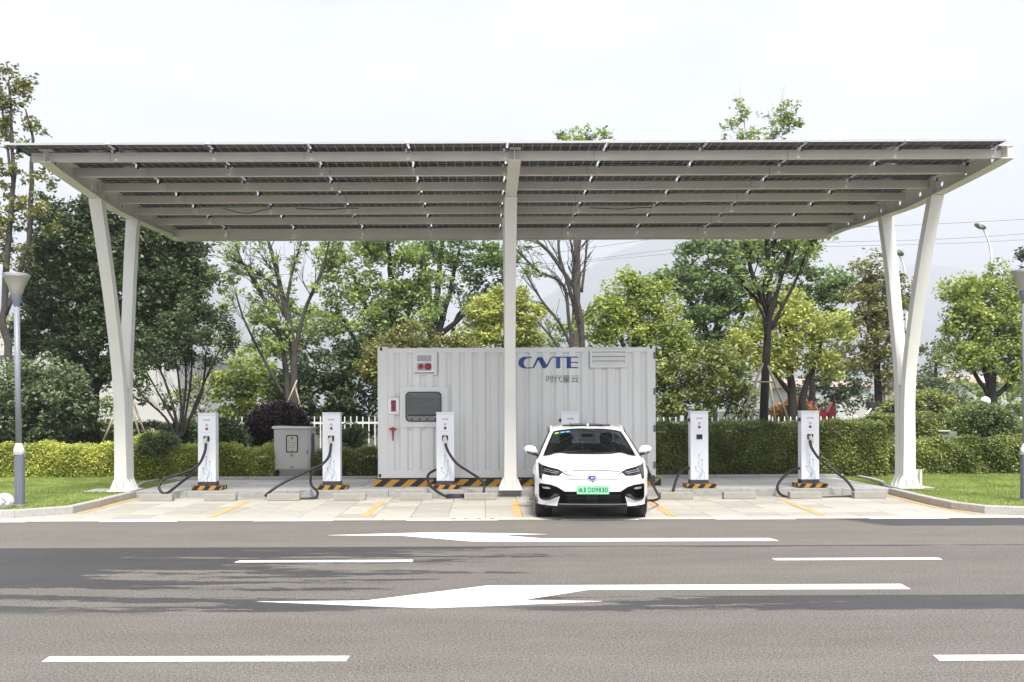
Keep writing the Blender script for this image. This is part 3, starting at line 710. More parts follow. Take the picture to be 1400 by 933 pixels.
for py in (486, 535.5, 586, 636):
    p = at(894, py, CD); hg.box(p.x - .012, CD - .014, p.z - .07, p.x + .035, CD - .001, p.z + .07)
build_each(hg, 'hinge', mat('hinge_steel', lin('6b6d70'), .5), cont)
def plate(pxa, pya, pxb, pyb, y, th, mname, m, r=.0, parent=None):
    a = at(pxa, pyb, CD); b = at(pxb, pya, CD); mb = MB()
    mb.box(a.x, y, a.z, b.x, y + th, b.z, 0, .004); return mb.build(mname, m, parent or cont)
# alarm panel (top left)
p1 = plate(565, 481, 597.5, 513, CD - .004, .05, 'alarm_panel', M_contw)
plate(569, 484.5, 592.5, 510, CD - .012, .008, 'panel_face', M_white, parent=p1)
plate(570, 486, 590, 494.5, CD - .016, .004, 'indicator_window', mat('translucent_grey', lin('9fa3a8'), .3, var=.15, vscale=40), parent=p1)
plate(570, 496.5, 590, 507, CD - .016, .004, 'lamp_recess', mat('grey_recess', lin('a8a6a4'), .5), parent=p1)
lm = MB()
for px, r in ((575.3, .05), (585.3, .07)):
    p = at(px, 501.5, CD); lm.lathe((p.x, CD - .016, p.z), [(r, 0), (r, -.02), (r * .7, -.05), (r * .25, -.065), (0.001, -.067)], 14, axis='y')
build_each(lm, 'alarm_lamp', M_red, p1)
plate(567, 509.5, 593.5, 510.8, CD - .02, .012, 'drip_edge', M_dark, parent=p1)
# window
p2 = plate(547, 529, 612, 584.5, CD - .002, .05, 'window_surround', M_contw)
a = at(549.5, 582, CD); b = at(608.7, 532.5, CD); rg = MB(); ring([(a.x, a.z), (b.x, a.z), (b.x, b.z), (a.x, b.z)], [(a.x + .03, a.z + .03), (b.x - .03, a.z + .03), (b.x - .03, b.z - .03), (a.x + .03, b.z - .03)], CD - .012, CD - .002, rg)
rg.build('window_frame', M_contw, p2)
a = at(554.5, 577, CD); b = at(603.7, 535.8, CD); o_ = rrect(a.x, a.z, b.x, b.z, .09, 5); i_ = rrect(a.x + .018, a.z + .018, b.x - .018, b.z - .018, .075, 5)
rg = MB(); ring(o_, i_, CD - .022, CD - .004, rg); rg.build('window_seal', M_black, p2)
def glassy(name, col, tr=.25, rough=.03):
    m = mat(name, col, rough, spec=.5); t = m.node_tree; p = t.nodes['Principled BSDF']; tb = t.nodes.new('ShaderNodeBsdfTransparent'); tb.inputs[0].default_value = (.78, .79, .80, 1)
    ms = t.nodes.new('ShaderNodeMixShader'); ms.inputs[0].default_value = tr; t.links.new(p.outputs[0], ms.inputs[1]); t.links.new(tb.outputs[0], ms.inputs[2]); t.links.new(ms.outputs[0], t.nodes['Material Output'].inputs[0]); return m
M_glass = glassy('tinted_window_glass', (.03, .033, .035), .9, .05)
mg = MB(); mg.prism(i_, CD - .010, CD - .007, 'y'); mg.build('window_glass', M_glass, p2)
a = at(555.5, 576, CD); b = at(603, 537, CD)
ins = MB(); ins.box(a.x + .02, CD - .0065, a.z + .02, b.x - .02, CD - .0045, b.z - .02); ins.build('equipment_panel', mat('equipment_grey', lin('b4b4b2'), .4, var=.3, vscale=2, stretch=(.3, .3, 3)), p2)
sh = MB(); q = at(556, 576, CD); q2 = at(603, 568.5, CD); sh.box(q.x + .02, CD - .0068, q.z + .012, q2.x - .02, CD - .0066, q2.z); sh.build('control_strip', mat('control_strip', lin('f0f2f0'), .4), p2)
kn = MB()
for k in range(4): p = at(563 + k * 10.7, 573.5, CD); kn.prism(circle_pts(p.x, p.z, .022, 10), CD - .0072, CD - .0068, 'y')
p = at(556, 568, CD); kn.box(p.x + .03, CD - .0072, p.z - .02, p.x + .66, CD - .0069, p.z + .012)
build_each(kn, 'control_knob', M_dark, p2)
# fire box, handle
p3 = plate(530, 543.5, 546, 567, CD - .006, .05, 'call_point_box', M_contw)
plate(531.5, 545.5, 544.3, 565.5, CD - .014, .008, 'box_door', M_white, parent=p3)
plate(534.8, 547.5, 541.5, 563, CD - .018, .004, 'red_panel', mat('red_grid', (.22, .02, .035), .4, var=.5, vscale=22), parent=p3)
hd = MB(); p = at(537.5, 587, CD); hd.prism(circle_pts(p.x, p.z, .045, 12), CD - .03, CD - .005, 'y'); hd.box(p.x - .075, CD - .035, p.z - .02, p.x + .075, CD - .008, p.z + .02)
hd.prism([(p.x - .025, p.z - .03), (p.x + .025, p.z - .03), (p.x + .012, p.z - .24), (p.x - .012, p.z - .24)], CD - .035, CD - .012, 'y'); hd.build('door_handle', M_red, cont)
tr_ = MB()
for (xa1, ya1, xb1, yb1) in ((526.5, 540, 547, 541), (526.5, 569.8, 547, 570.6), (549, 585.5, 598, 586.3)):
    a = at(xa1, yb1, CD); b = at(xb1, ya1, CD); tr_.box(a.x, CD + .006, a.z, b.x, CD + .024, b.z)
build_each(tr_, 'door_trim', M_contw, cont)
# vent with slats
a = at(806.5, 503, CD); b = at(857.5, 478.5, CD); vf = MB(); ring([(a.x, a.z), (b.x, a.z), (b.x, b.z), (a.x, b.z)], [(a.x + .045, a.z + .05), (b.x - .04, a.z + .05), (b.x - .04, b.z - .04), (a.x + .045, b.z - .04)], CD - .032, CD + .05, vf)
vfo = vf.build('vent', M_contw, cont); n = 3; hz = (b.z - a.z - .09) / n
vb = MB(); vb.box(a.x + .045, CD + .010, a.z + .05, b.x - .04, CD + .014, b.z - .04); vb.build('vent_backing', M_dark, vfo)
for k in range(n):
    zz = a.z + .05 + k * hz; sl = MB(); sl.prism([(CD - .026, zz + .004), (CD - .022, zz), (CD + .008, zz + hz * .86), (CD + .004, zz + hz * .86 + .004)], a.x + .045, b.x - .04, 'x'); sl.build('slat', M_contw, vfo)
# lettering in container-front px (crop coordinates)
def cpt(u, v): p = at(700 + u / 6.364, 460 + v / 6.364, CD); return (p.x, p.z)
def drape(polys, name, m, eps=.004):
    mb = MB()
    for poly in polys:
        bm = bmesh.new(); vs = [bm.verts.new((q[0], 0, q[1])) for q in poly]; eps += .0006
        for t_ in tessellate_polygon([[Vector((q[0], q[1], 0)) for q in poly]]): bm.faces.new([vs[i] for i in t_])
        lo = min(q[0] for q in poly); hi = max(q[0] for q in poly)
        for xc in strips(lo, hi)[1:-1]: bmesh.ops.bisect_plane(bm, geom=bm.verts[:] + bm.edges[:] + bm.faces[:], plane_co=(xc, 0, 0), plane_no=(1, 0, 0))
        b0 = len(mb.v); bm.verts.index_update(); mb.v += [(v.co.x, CD + .02 + CB * corr(v.co.x) - eps, v.co.z) for v in bm.verts]
        for f in bm.faces: mb.f.append(tuple(b0 + v.index for v in f.verts)); mb.m.append(0); mb.sm.append(False)
        bm.free()
    return mb.build(name, m, cont)
LC = [(172, 177), (172, 187), (130, 189), (110, 204), (101, 230), (107, 255), (124, 270), (180, 270), (184, 279), (105, 279), (76, 270), (58, 248), (56, 225), (66, 198), (90, 182), (112, 177)]
LN = [(180, 271), (216, 194), (232, 178), (262, 180), (302, 246), (334, 190), (352, 178), (356, 187), (348, 192), (308, 266), (290, 279), (268, 279), (231, 204), (194, 274), (186, 279)]
LT = [(352, 177), (580, 177), (580, 186), (352, 186)]
drape([[cpt(*q) for q in P] for P in (LC, LN, LT, [(384, 186), (420, 186), (420, 278), (384, 278)], [(478, 186), (514, 186), (514, 278), (478, 278)], [(514, 222), (578, 222), (578, 231), (514, 231)], [(514, 268), (578, 268), (578, 278), (514, 278)])], 'lettering', M_blue)
q0 = cpt(298, 402); q1 = cpt(580, 338); tm = text_mb('时代星云', (q0[0] + q1[0]) / 2, (q0[1] + q1[1]) / 2, q1[0] - q0[0], q1[1] - q0[1], CD + .016); tm.build('lettering', mat('print_dark_grey', lin('5b5d61'), .5), cont)

# ================================================================ CHARGERS
CHY = 18.42
M_chw = mat('charger_white', lin('E9EBF2'), .3, var=.015)
def charger(pxc, plug, side_box, label, cable=None, cable2=None, coil=False):
    b = at(pxc, 664, CHY); X = b.x; z0 = ZP + .085; z1 = Z_(563.5 - .012 * (pxc - 600) * .3, CHY, pxc); hw = .178; D2 = .20
    t = thing('charging_post', (X, CHY, ZP), label, 'charging post', 'white charging posts along the platform')
    pb = MB(); pb.box(X - hw - .10, CHY - .10, ZP + .002, X + hw + .14, CHY + .3, z0, 0, .004); pb.build('plinth', M_haz2, t)
    kb = MB(); kb.box(X - hw - .004, CHY - .004, z0, X + hw + .004, CHY + D2 + .02, z0 + .075); kb.build('base', M_dark, t)
    cb = MB(); cb.box(X - hw, CHY, z0 + .076, X + hw, CHY + D2, z1 - .022, 0, .006); cb.box(X - hw - .006, CHY - .01, z1 - .020, X + hw + .006, CHY + D2 + .01, z1, 0, .004); body = cb.build('cabinet', M_chw, t)
    sc = 1 / 67.9; y = CHY
    def q(u, v): return (X + u * sc, z1 - v * sc)   # px offsets from top centre
    ed = MB(); e0 = q(0, 3.4); ed.box(X - hw, y - .0015, e0[1] - .003, X + hw, y - .0004, e0[1]); ed.build('lid_seam', M_grey, body)
    lt = text_mb('CNTE', q(0, 10)[0], q(0, 10)[1], 9 * sc, 1.9 * sc, y - .002, .02); lt.build('lettering', mat('print_navy', lin('39436e'), .5), body)
    s1 = MB(); s1.prism(circle_pts(*q(0, 16.8), 2.0 * sc, 12), y - .004, y - .0005, 'y'); s1.build('card_reader', mat('reader_grey', lin('b9bcc4'), .4), body)
    s2 = MB(); s2.lathe((q(0, 22)[0], y, q(0, 22)[1]), [(1.9 * sc, 0), (1.9 * sc, -.006), (1.3 * sc, -.012), (1.2 * sc, -.03), (.001, -.032)], 14, axis='y'); s2.build('stop_button', mat('button_red', (.3, .03, .05), .4), body)
    s3 = MB()
    for k in range(5): s3.box(q(-6 + k * 2.8, 0)[0], y - .0015, q(0, 27.3)[1], q(-4.8 + k * 2.8, 0)[0], y - .0005, q(0, 26.7)[1])
    s3.build('status_print', mat('faint_print', lin('b5b8c0'), .5), body)
    hx0, hz0 = q(-4 if not plug else -4.2, 39 if plug else 38.5); hx1, hz1 = q(3.8, 32); ring_ = MB()
    ring([(hx0, hz0), (hx1, hz0), (hx1, hz1), (hx0, hz1)], [(hx0 + .01, hz0 + .01), (hx1 - .01, hz0 + .01), (hx1 - .01, hz1 - .01), (hx0 + .01, hz1 - .01)], y - .02, y - .0005, ring_)
    so = ring_.build('socket', mat('socket_grey', lin('8b8d92') if not plug else (.04, .04, .045), .4), body)
    si = MB(); si.box(hx0 + .01, y - .004, hz0 + .01, hx1 - .01, y - .001, hz1 - .01); si.build('socket_hole', M_black, so)
    ct = MB()
    def trace(pts, r=.45):
        pp = [q(*p) for p in pts]
        for a, b in zip(pp, pp[1:]):
            d = Vector((b[0] - a[0], b[1] - a[1])); d.normalize(); n_ = Vector((-d.y, d.x)) * r * sc * .5; e = d * r * sc * .25
            ct.prism([(a[0] - e.x - n_.x, a[1] - e.y - n_.y), (b[0] + e.x - n_.x, b[1] + e.y - n_.y), (b[0] + e.x + n_.x, b[1] + e.y + n_.y), (a[0] - e.x + n_.x, a[1] - e.y + n_.y)], y - .0012, y - .0003, 'y')
    trace([(-.9, 60), (-.9, 76), (2.4, 80.5), (2.4, 86.5), (0.6, 88.5)]); trace([(3.6, 67), (3.6, 86.5), (.6, 90.5), (.6, 97)]); trace([(-5.2, 76.3), (-5.2, 80.5), (.6, 85.5), (.6, 97)]); trace([(-5.2, 97), (-5.2, 94), (.6, 88)]); trace([(6.2, 97), (6.2, 84), (4.6, 81)])
    for u, v in ((-.9, 60), (3.6, 67), (-5.2, 76.3)): ct.prism(circle_pts(*q(u, v), .95 * sc, 10), y - .0014, y - .0002, 'y')
    ct.build('circuit_print', M_cyan, body)
    if side_box:
        sb = MB(); s = q(-13.5, 12.5); sb.box(s[0] - .02, y + .03, s[1] - .03, X - hw - .001, y + .12, s[1] + .04); sb.build('cable_hook', M_blackp, t)
    if plug:
        pg = MB(); a = q(-.6, 35.5); b_ = q(plug * 1.2, 43.5)
        pts = spline([(a[0], y - .012, a[1]), (a[0] + plug * .2 * sc, y - .05, a[1] - .02), (b_[0] - plug * .2 * sc, y - .075, b_[1] + .04), (b_[0], y - .09, b_[1] - .02)], 4)
        pg.tube(pts, [.028 + .012 * math.sin(math.pi * min(1, k / len(pts) * 1.3)) - (.012 if k > len(pts) * .7 else 0) for k in range(len(pts))], 10)
        pg.tube(spline([(a[0] + .02, y - .02, a[1] + .035), (a[0] + .0, y - .07, a[1] + .01), (b_[0], y - .12, b_[1] + .06)], 4), .013, 8)
        pgo = pg.build('charging_plug', mat('plug_cream', lin('D8D6C8'), .4), t)
    for cpts in (cable, cable2):
        if cpts:
            cm = MB(); cm.tube(spline([at(*p) for p in cpts], 7), .0265, 10); cm.build('cable', M_black, t)
    if coil:
        cm = MB(); c0 = at(623, 680, 17.62); pts = []
        for k in range(61):
            a = k / 60 * 4 * math.pi; r = 1 - .12 * k / 60; pts.append((c0.x + .19 * r * math.cos(a), 17.72 + .12 * r * math.sin(a), .03 + .05 * k / 60))
        cm.tube(pts, .024, 8); cm.build('cable_coil', M_black, t)
    return t
F1 = 18.33; G1 = 17.75
charger(283, -1, False, 'leftmost white charging post, its cable looped to the left, nearest the left lawn',
        [(281.5, 607, F1), (280, 618, 18.25), (271, 636, 18.15), (250, 647, 18.0), (225, 655, 17.9), (217.5, 665, 17.8), (221.5, 673.5, 17.75), (230, 673.5, 17.8), (250, 658, 18.2), (266, 647, 18.5), (272, 643, 18.52)])
charger(453.3, -1, False, 'white charging post standing between the grey cabinet and the container, second from left',
        [(452.8, 607, F1), (449.7, 624, 18.25), (440, 635, 18.15), (419, 645, 18.0), (390, 659, 17.8), (371, 671, 17.66), (362, 679, 17.62)],
        [(440.5, 641.5, 18.52), (430, 644.5, 18.4), (424.8, 653, 18.25), (426, 664, 18.1), (433.6, 672, 17.9), (432.5, 679.5, 17.75), (422, 682.0, 17.7), (405, 682.6, 17.68), (390, 682.6, 17.68)])
charger(609, 1, False, 'white charging post in front of the container window',
        [(609, 607, F1), (613, 618, 18.25), (624.6, 634, 18.15), (642.6, 646, 18.0), (656, 655, 17.85), (662, 663, 17.72), (661.5, 671, 17.64), (660, 680, 17.62)],
        [(597, 642, 18.52), (587, 647.6, 18.35), (584.5, 656, 18.2), (590, 666, 18.0), (602, 675, 17.8), (613, 680, 17.7)], coil=True)
charger(780, 0, True, 'white charging post half hidden behind the roof of the white car')
charger(956.5, 0, True, 'white charging post with an empty socket, between the white car and the staked tree',
        [(943.5, 640, 18.52), (931, 644.5, 18.35), (925, 655, 18.15), (921, 668, 17.95), (918, 680, 17.66), (905, 683, 17.64)])
charger(1108, 1, True, 'rightmost white charging post, its plug cable drooping to the right',
        [(1107.2, 603, F1), (1110.5, 614, 18.25), (1121.8, 629, 18.15), (1142, 645, 18.0), (1156, 656, 17.85), (1165.5, 668, 17.7), (1168, 676, 17.62)],
        [(1092.5, 640.3, 18.52), (1077.7, 646.6, 18.35), (1066.7, 657.6, 18.15), (1062.8, 667, 18.0), (1067, 676, 17.8), (1079, 680.0, 17.68), (1102, 681.3, 17.64), (1125, 680.6, 17.66), (1148, 679.8, 17.7), (1172, 678, 17.72)])
# ================================================================ CAR
CARD = 13.95
car = thing('parked_car', (0, 0, 0), 'white electric sedan with green number plate, parked nose out under the canopy', 'car')
LOC[car.name] = (0, 0, 0)
M_paint = mat('car_paint_white', (.80, .81, .82), .25, coat=1.0, spec=.5)
M_gloss = mat('gloss_black', (.007, .007, .009), .15, coat=.2)
M_trim = mat('matt_black_trim', (.004, .004, .005), .7, spec=.05)
M_silver = mat('satin_silver', (.45, .45, .47), .3, .7)
M_chrome = mat('chrome', (.75, .75, .77), .12, 1.0)
M_cglass = glassy('car_glass', (.006, .008, .009), .42, .02)
M_lens = glassy('headlight_glass', (.02, .022, .025), .3, .05)
M_tyre = mat('tyre', (.018, .018, .018), .8, bump=.3, bscale=150)
def smooth(a, b, t): t = max(0, min(1, (t - a) / (b - a))); return t * t * (3 - 2 * t)
def Wz(z):   # half width of the front fascia at height z
    return .885 - .02 * smooth(.42, .22, z) * 1.0 - .015 * smooth(.62, .80, z)
def ztop(x): x = abs(x); return .800 + .075 * smooth(.35, .84, x) - .012 * smooth(.0, .3, x) * 0
def Fy(x, z):
    x = abs(x); y = .012 + .10 * (x / .86) ** 2 + .40 * (x / .87) ** 6
    y += .20 * smooth(.60, .90, z) ** 1.5 + .05 * smooth(.40, .24, z)
    y += .025 * math.exp(-((z - .43) / .10) ** 2) * smooth(.50, .62, x) * 0
    return y
# fascia grid
NXF, NZF = 44, 22; body = MB(); rows = []
for j in range(NZF + 1):
    r = []
    for i in range(NXF + 1):
        u = -1 + 2 * i / NXF; v = j / NZF
        z = .232 + (ztop(u * .85) - .232) * v; x = u * Wz(z); r.append((x, Fy(x, z), z))
    rows.append(r)
body.grid(rows, 0)
# sides : start on the fascia border, run to the tail
Y_REAR = 4.62; WHEELS = (.86, 3.61); RW = .335; RA = .375
def side_x(y, z):
    g = smooth(.3, .95, y); base = .885 + .035 * g - .06 * smooth(3.7, 4.62, y) ** 1.3
    x = base - .02 * smooth(.42, .22, z) - .10 * smooth(.70, 1.0, z) ** 1.2 + .008 * math.sin(min(1, max(0, (z - .45) / .4)) * math.pi)
    return x
def belt(y): return (.876 + .075 * smooth(.2, 1.25, y) + .05 * smooth(1.2, 3.6, y)) - .0 * y + .03 * smooth(3.4, 4.3, y)
NYS = 110; NZS = 16; srow = []
for j in range(NZS + 1):
    v = j / NZS; r = []
    for i in range(NYS + 1):
        u = i / NYS; zb0 = .232 - .04 * smooth(.0, .6, u * 4.6)
        ytmp = .3 + (Y_REAR - .3) * u; zt_ = belt(ytmp); z = zb0 + (zt_ - zb0) * v
        y0 = Fy(Wz(z), z); y = y0 + (Y_REAR - y0) * u; x = side_x(y, z); x = Wz(z) + (x - Wz(z)) * smooth(0, .06, u) if u < .06 else x
        r.append([x, y, z])
    srow.append(r)
for r in srow:
    for p in r:
        for wy in WHEELS:
            d = math.hypot(p[1] - wy, p[2] - RW)
            if abs(d - RA) < .032 and p[2] > .2: s = RA / d; p[1] = wy + (p[1] - wy) * s; p[2] = RW + (p[2] - RW) * s
for sg in (1, -1):
    b0 = len(body.v)
    for r in srow: body.v += [(sg * p[0], p[1], p[2]) for p in r]
    nc = NYS + 1
    for j in range(NZS):
        for i in range(NYS):
            q = [srow[j][i], srow[j][i + 1], srow[j + 1][i + 1], srow[j + 1][i]]
            if any(all(math.hypot(p[1] - wy, p[2] - RW) <= RA + .003 for p in q) for wy in WHEELS): continue
            f = (b0 + j * nc + i, b0 + j * nc + i + 1, b0 + (j + 1) * nc + i + 1, b0 + (j + 1) * nc + i)
            body.f.append(f if sg > 0 else f[::-1]); body.m.append(0); body.sm.append(True)
# bonnet
NH = 16; YC = 1.20; hood = []
for j in range(NH + 1):
    v = j / NH; r = []
    for i in range(NXF + 1):
        u = -1 + 2 * i / NXF; zt0 = ztop(u * .85); xf = u * Wz(zt0); yf = Fy(xf, zt0)
        y = yf + (YC - yf) * v; xe = Wz(.876) + (side_x(max(y, .3), belt(max(y, .3))) - Wz(.876)) * smooth(0, .35, v); x = u * xe
        zc = .800 + (1.0 - .800) * (1 - (1 - v) ** 1.35); ze = belt(max(y, .25)); a = abs(u)
        z = zc + (ze - zc) * smooth(.55, 1.0, a) ** 1.0 + .010 * math.exp(-((a - .62) / .08) ** 2) * smooth(.1, .5, v)
        z = zt0 + (z - zt0) * smooth(0, .22, v) if v < .22 else z
        r.append((x, y, z))
    hood.append(r)
body.grid(hood, 0)
# boot lid and tail
tail = []
for j in range(9):
    v = j / 8; r = []
    for i in range(13):
        u = -1 + 2 * i / 12; y = 4.0 + (Y_REAR - 4.0) * v; r.append((u * side_x(y, belt(y)), y, belt(y) + .05 * (1 - abs(u) ** 4) * (1 - .5 * v)))
    tail.append(r)
for z in (.8, .55, .25): tail.append([((-1 + 2 * i / 12) * side_x(Y_REAR, z), Y_REAR + .06 * (1 - abs(-1 + 2 * i / 12) ** 3) - (.05 if z < .3 else 0), z) for i in range(13)])
body.grid(tail, 0)
body.face([(-.8, .4, .20), (.8, .4, .20), (.8, 4.6, .20), (-.8, 4.6, .20)])
bo_ = body.build('body', M_paint, car)
# cabin: windscreen, roof, rear window, side windows
ST = [(1.13, .975, .775, .945), (1.45, 1.125, .715, 1.085), (1.78, 1.275, .65, 1.225), (2.05, 1.378, .605, 1.318), (2.2, 1.424, .60, 1.365), (2.6, 1.463, .612, 1.405), (3.1, 1.458, .61, 1.40), (3.5, 1.405, .60, 1.345), (3.9, 1.25, .62, 1.19), (4.2, 1.08, .66, 1.04)]
def sec(k, n=10):
    y, zc, xr, zr = ST[k]; return [(xr * (-1 + 2 * i / n), y + (.10 * (1 - abs(-1 + 2 * i / n) ** 2) * -1 if k <= 3 else 0), zc - (zc - zr) * abs(-1 + 2 * i / n) ** 2.4) for i in range(n + 1)]
ws = MB(); ws.grid([sec(k) for k in (0, 1, 2, 3)], 0); ws.build('windscreen', M_cglass, car)
rf = MB(); rf.grid([sec(k) for k in (3, 4, 5, 6, 7)], 0); roof = rf.build('roof', M_paint, car)
sr = MB(); sr.grid([[(p[0] * .72, p[1], p[2] + .012) for p in sec(k)] for k in (4, 5, 6)], 0); sr.box(-.42, 2.22, 1.425, .42, 2.27, 1.452); sr.build('sunroof', M_gloss, roof)
an = MB(); an.lathe((.02, 2.15, 1.43), [(.016, 0), (.013, .03), (.001, .045)], 8); an.build('antenna', M_white, roof)
rw = MB(); rw.grid([sec(k) for k in (7, 8, 9)], 0); rw.build('rear_window', M_cglass, car)
for sg in (-1, 1):
    sw = MB(); top = []; bot = []
    for k in range(10):
        y, zc, xr, zr = ST[k]; top.append((sg * (xr + .005), y, zr - .01)); yb = y; bot.append((sg * (side_x(yb, belt(yb)) - .015), yb, belt(yb) - .005))
    sw.grid([bot, top], 0); sw.build('side_window', M_cglass, car)
    # A-pillar and roof rail, white with a black inner edge
    pts = [Vector((sg * (ST[k][2] + .012), ST[k][0] - (.0), ST[k][3] + .0)) for k in range(10)]
    pl_ = MB(); pl_.tube(spline(pts, 4), [.034] * 4 * 9 + [.034], 8); pl_.build('roof_pillar', M_paint, car)
    pb_ = MB(); pts2 = [Vector((sg * (ST[k][2] - .028), ST[k][0] - .035, ST[k][3] + .012 + .0)) for k in range(4)]; pb_.tube(spline(pts2, 4), .014, 6); pb_.build('pillar_trim', M_gloss, car)
    pc_ = MB(); pts3 = [Vector((sg * (ST[k][2] + .058), ST[k][0] + .03, ST[k][3] - .03)) for k in range(0, 9)]; pc_.tube(spline(pts3, 4), .032, 6); pc_.build('window_trim', M_gloss, car)
hd = MB(); hd.tube([(x_, 2.045 - .10 * (1 - (x_ / .6) ** 2) + .0, 1.380 - .058 * abs(x_ / .605) ** 2.4) for x_ in np.linspace(-.56, .56, 13)], .012, 6); hd.build('windscreen_trim', M_gloss, car)
cw = MB(); cw.grid([[(x_, 1.17 - .10 * (1 - (x_ / .8) ** 2) - .05 + d, .985 - .035 * abs(x_ / .8) ** 2 + h) for x_ in np.linspace(-.78, .78, 15)] for d, h in ((0.02, .0), (.02, .012), (.07, .014))], 0); cw.build('cowl', M_trim, car)
wp = MB()
for (a, b) in (((-.62, 1.10, 1.0), (.02, 1.16, 1.045)), ((-.0, 1.09, 1.005), (.60, 1.16, 1.01))): wp.tube([a, b], .007, 5)
build_each(wp, 'wiper', M_black, car)
# interior
it = MB(); it.box(-.68, 1.30, .80, .68, 1.62, .965, 0, .03); it.build('dashboard', mat('interior_dark', (.025, .025, .027), .7), car)
for sx in (-.36, .36):
    s = MB(); s.grid([[(sx + .23 * math.cos(a) * w_, 2.35 + .1 * math.sin(a) + dy, z) for a in np.linspace(0, 2 * math.pi, 12, endpoint=False)] for z, w_, dy in ((.6, 1, 0), (.9, 1, .02), (1.08, .85, .06), (1.12, .45, .08), (1.26, .5, .1), (1.30, .3, .1))], 0, True, closed=True)
    s.build('seat', mat('seat_fabric', (.05, .05, .055), .8), car)
sw_ = MB(); c0 = Vector((.36, 1.72, .99)); sw_.tube([c0 + Vector((.185 * math.cos(a), .07 * math.sin(a), .17 * math.sin(a))) for a in np.linspace(0, 2 * math.pi, 25)], .014, 6, cap=False); sw_.tube([c0 + Vector((-.18, 0, 0)), c0 + Vector((.18, 0, 0))], .02, 6)
sw_.build('steering_wheel', M_trim, car)
rm = MB(); rm.box(-.10, 1.93, 1.24, .10, 1.96, 1.30, 0, .012); rm.build('rear_view_mirror', M_trim, car)
fl_ = MB(); fl_.box(-.8, 1.3, .25, .8, 4.4, .3); fl_.box(-.62, 3.0, .3, .62, 3.3, 1.05); fl_.build('cabin_floor', M_trim, car)
# windscreen stickers, upper corner on the viewer's left
def wsp(x, t):  # point on the windscreen
    k = t * 3; i = min(2, int(k)); f = k - i; n = 10
    a, b = sec(i), sec(i + 1)
    def lerp(s):
        xr = abs(s[-1][0]); u = (x / xr + 1) / 2 * n; j = min(n - 1, max(0, int(u))); g_ = u - j; return Vector(s[j]).lerp(Vector(s[j + 1]), g_)
    return lerp(a).lerp(lerp(b), f)
for (xa, xb, col, nm) in ((-.56, -.49, '8FCB6A', 'green'), (-.46, -.39, '5E9DC4', 'blue'), (-.37, -.30, '5E9DC4', 'blue')):
    s = MB(); q = [wsp(xa, .86), wsp(xb, .86), wsp(xb, .93), wsp(xa, .93)]; s.face([(p.x, p.y - .006, p.z + .003) for p in q]); s.build('windscreen_sticker', mat('sticker_' + nm, lin(col), .4), car)
# --- pieces applied on the fascia, outlines in (x,z) metres
def applied(polys, name, m, out=.006, parent=None, step=.03, mirror=True):
    res = []
    for sg in ((1, -1) if mirror else (1,)):
        mb = MB()
        for poly in polys:
            P = [(sg * q[0], q[1]) for q in poly]; bm = bmesh.new(); f = bm.faces.new([bm.verts.new((q[0], 0, q[1])) for q in P]); bmesh.ops.triangulate(bm, faces=[f])
            for k in range(0, 2):
                lo = min(q[k] for q in P); hi = max(q[k] for q in P); v = math.ceil(lo / step) * step
                while v < hi:
                    co = (v, 0, 0) if k == 0 else (0, 0, v); no = (1, 0, 0) if k == 0 else (0, 0, 1)
                    bmesh.ops.bisect_plane(bm, geom=bm.verts[:] + bm.edges[:] + bm.faces[:], plane_co=co, plane_no=no); v += step
            # skirt for thickness
            be = [e for e in bm.edges if len(e.link_faces) == 1]
            for v_ in bm.verts: v_.co.y = Fy(v_.co.x, v_.co.z) - out
            r = bmesh.ops.extrude_edge_only(bm, edges=be); nv = [e for e in r['geom'] if isinstance(e, bmesh.types.BMVert)]
            for v_ in nv: v_.co.y += out + .012
            bmesh.ops.recalc_face_normals(bm, faces=bm.faces[:])
            bm.verts.index_update(); b0 = len(mb.v); mb.v += [tuple(v_.co) for v_ in bm.verts]
            for f in bm.faces: mb.f.append(tuple(b0 + v_.index for v_ in f.verts)); mb.m.append(0); mb.sm.append(False)
            bm.free()
        pr = parent[len(res)] if isinstance(parent, list) else parent
        res.append(mb.build(name, m, pr or car))
    return res if mirror else res[0]
def cp(u, v): return ((u - 663) * .001867, 1.716 - v * .001867)
def cpl(P, k=1.0): return [((cp(*q)[0]) * k, cp(*q)[1]) for q in P]
# headlights
HL = cpl([(212, 448), (236, 462), (300, 478), (376, 492), (424, 513), (388, 545), (318, 546), (250, 536), (242, 580), (218, 572)], .985)
h_ = applied([[(abs(p[0]), p[1]) for p in HL]], 'headlight', M_gloss, .006)
HI = cpl([(244, 480), (300, 492), (366, 502), (398, 515), (378, 530), (318, 531), (250, 518)], .985)
applied([[(abs(p[0]), p[1]) for p in HI]], 'headlight_lens', M_lens, .010, h_)
applied([[(abs(p[0]), p[1]) for p in cpl([(262, 492), (386, 514), (386, 518), (262, 498)], .985)], [(abs(p[0]), p[1]) for p in cpl([(256, 508), (372, 524), (372, 528), (256, 513)], .985)]], 'light_strip', M_silver, .014, h_)
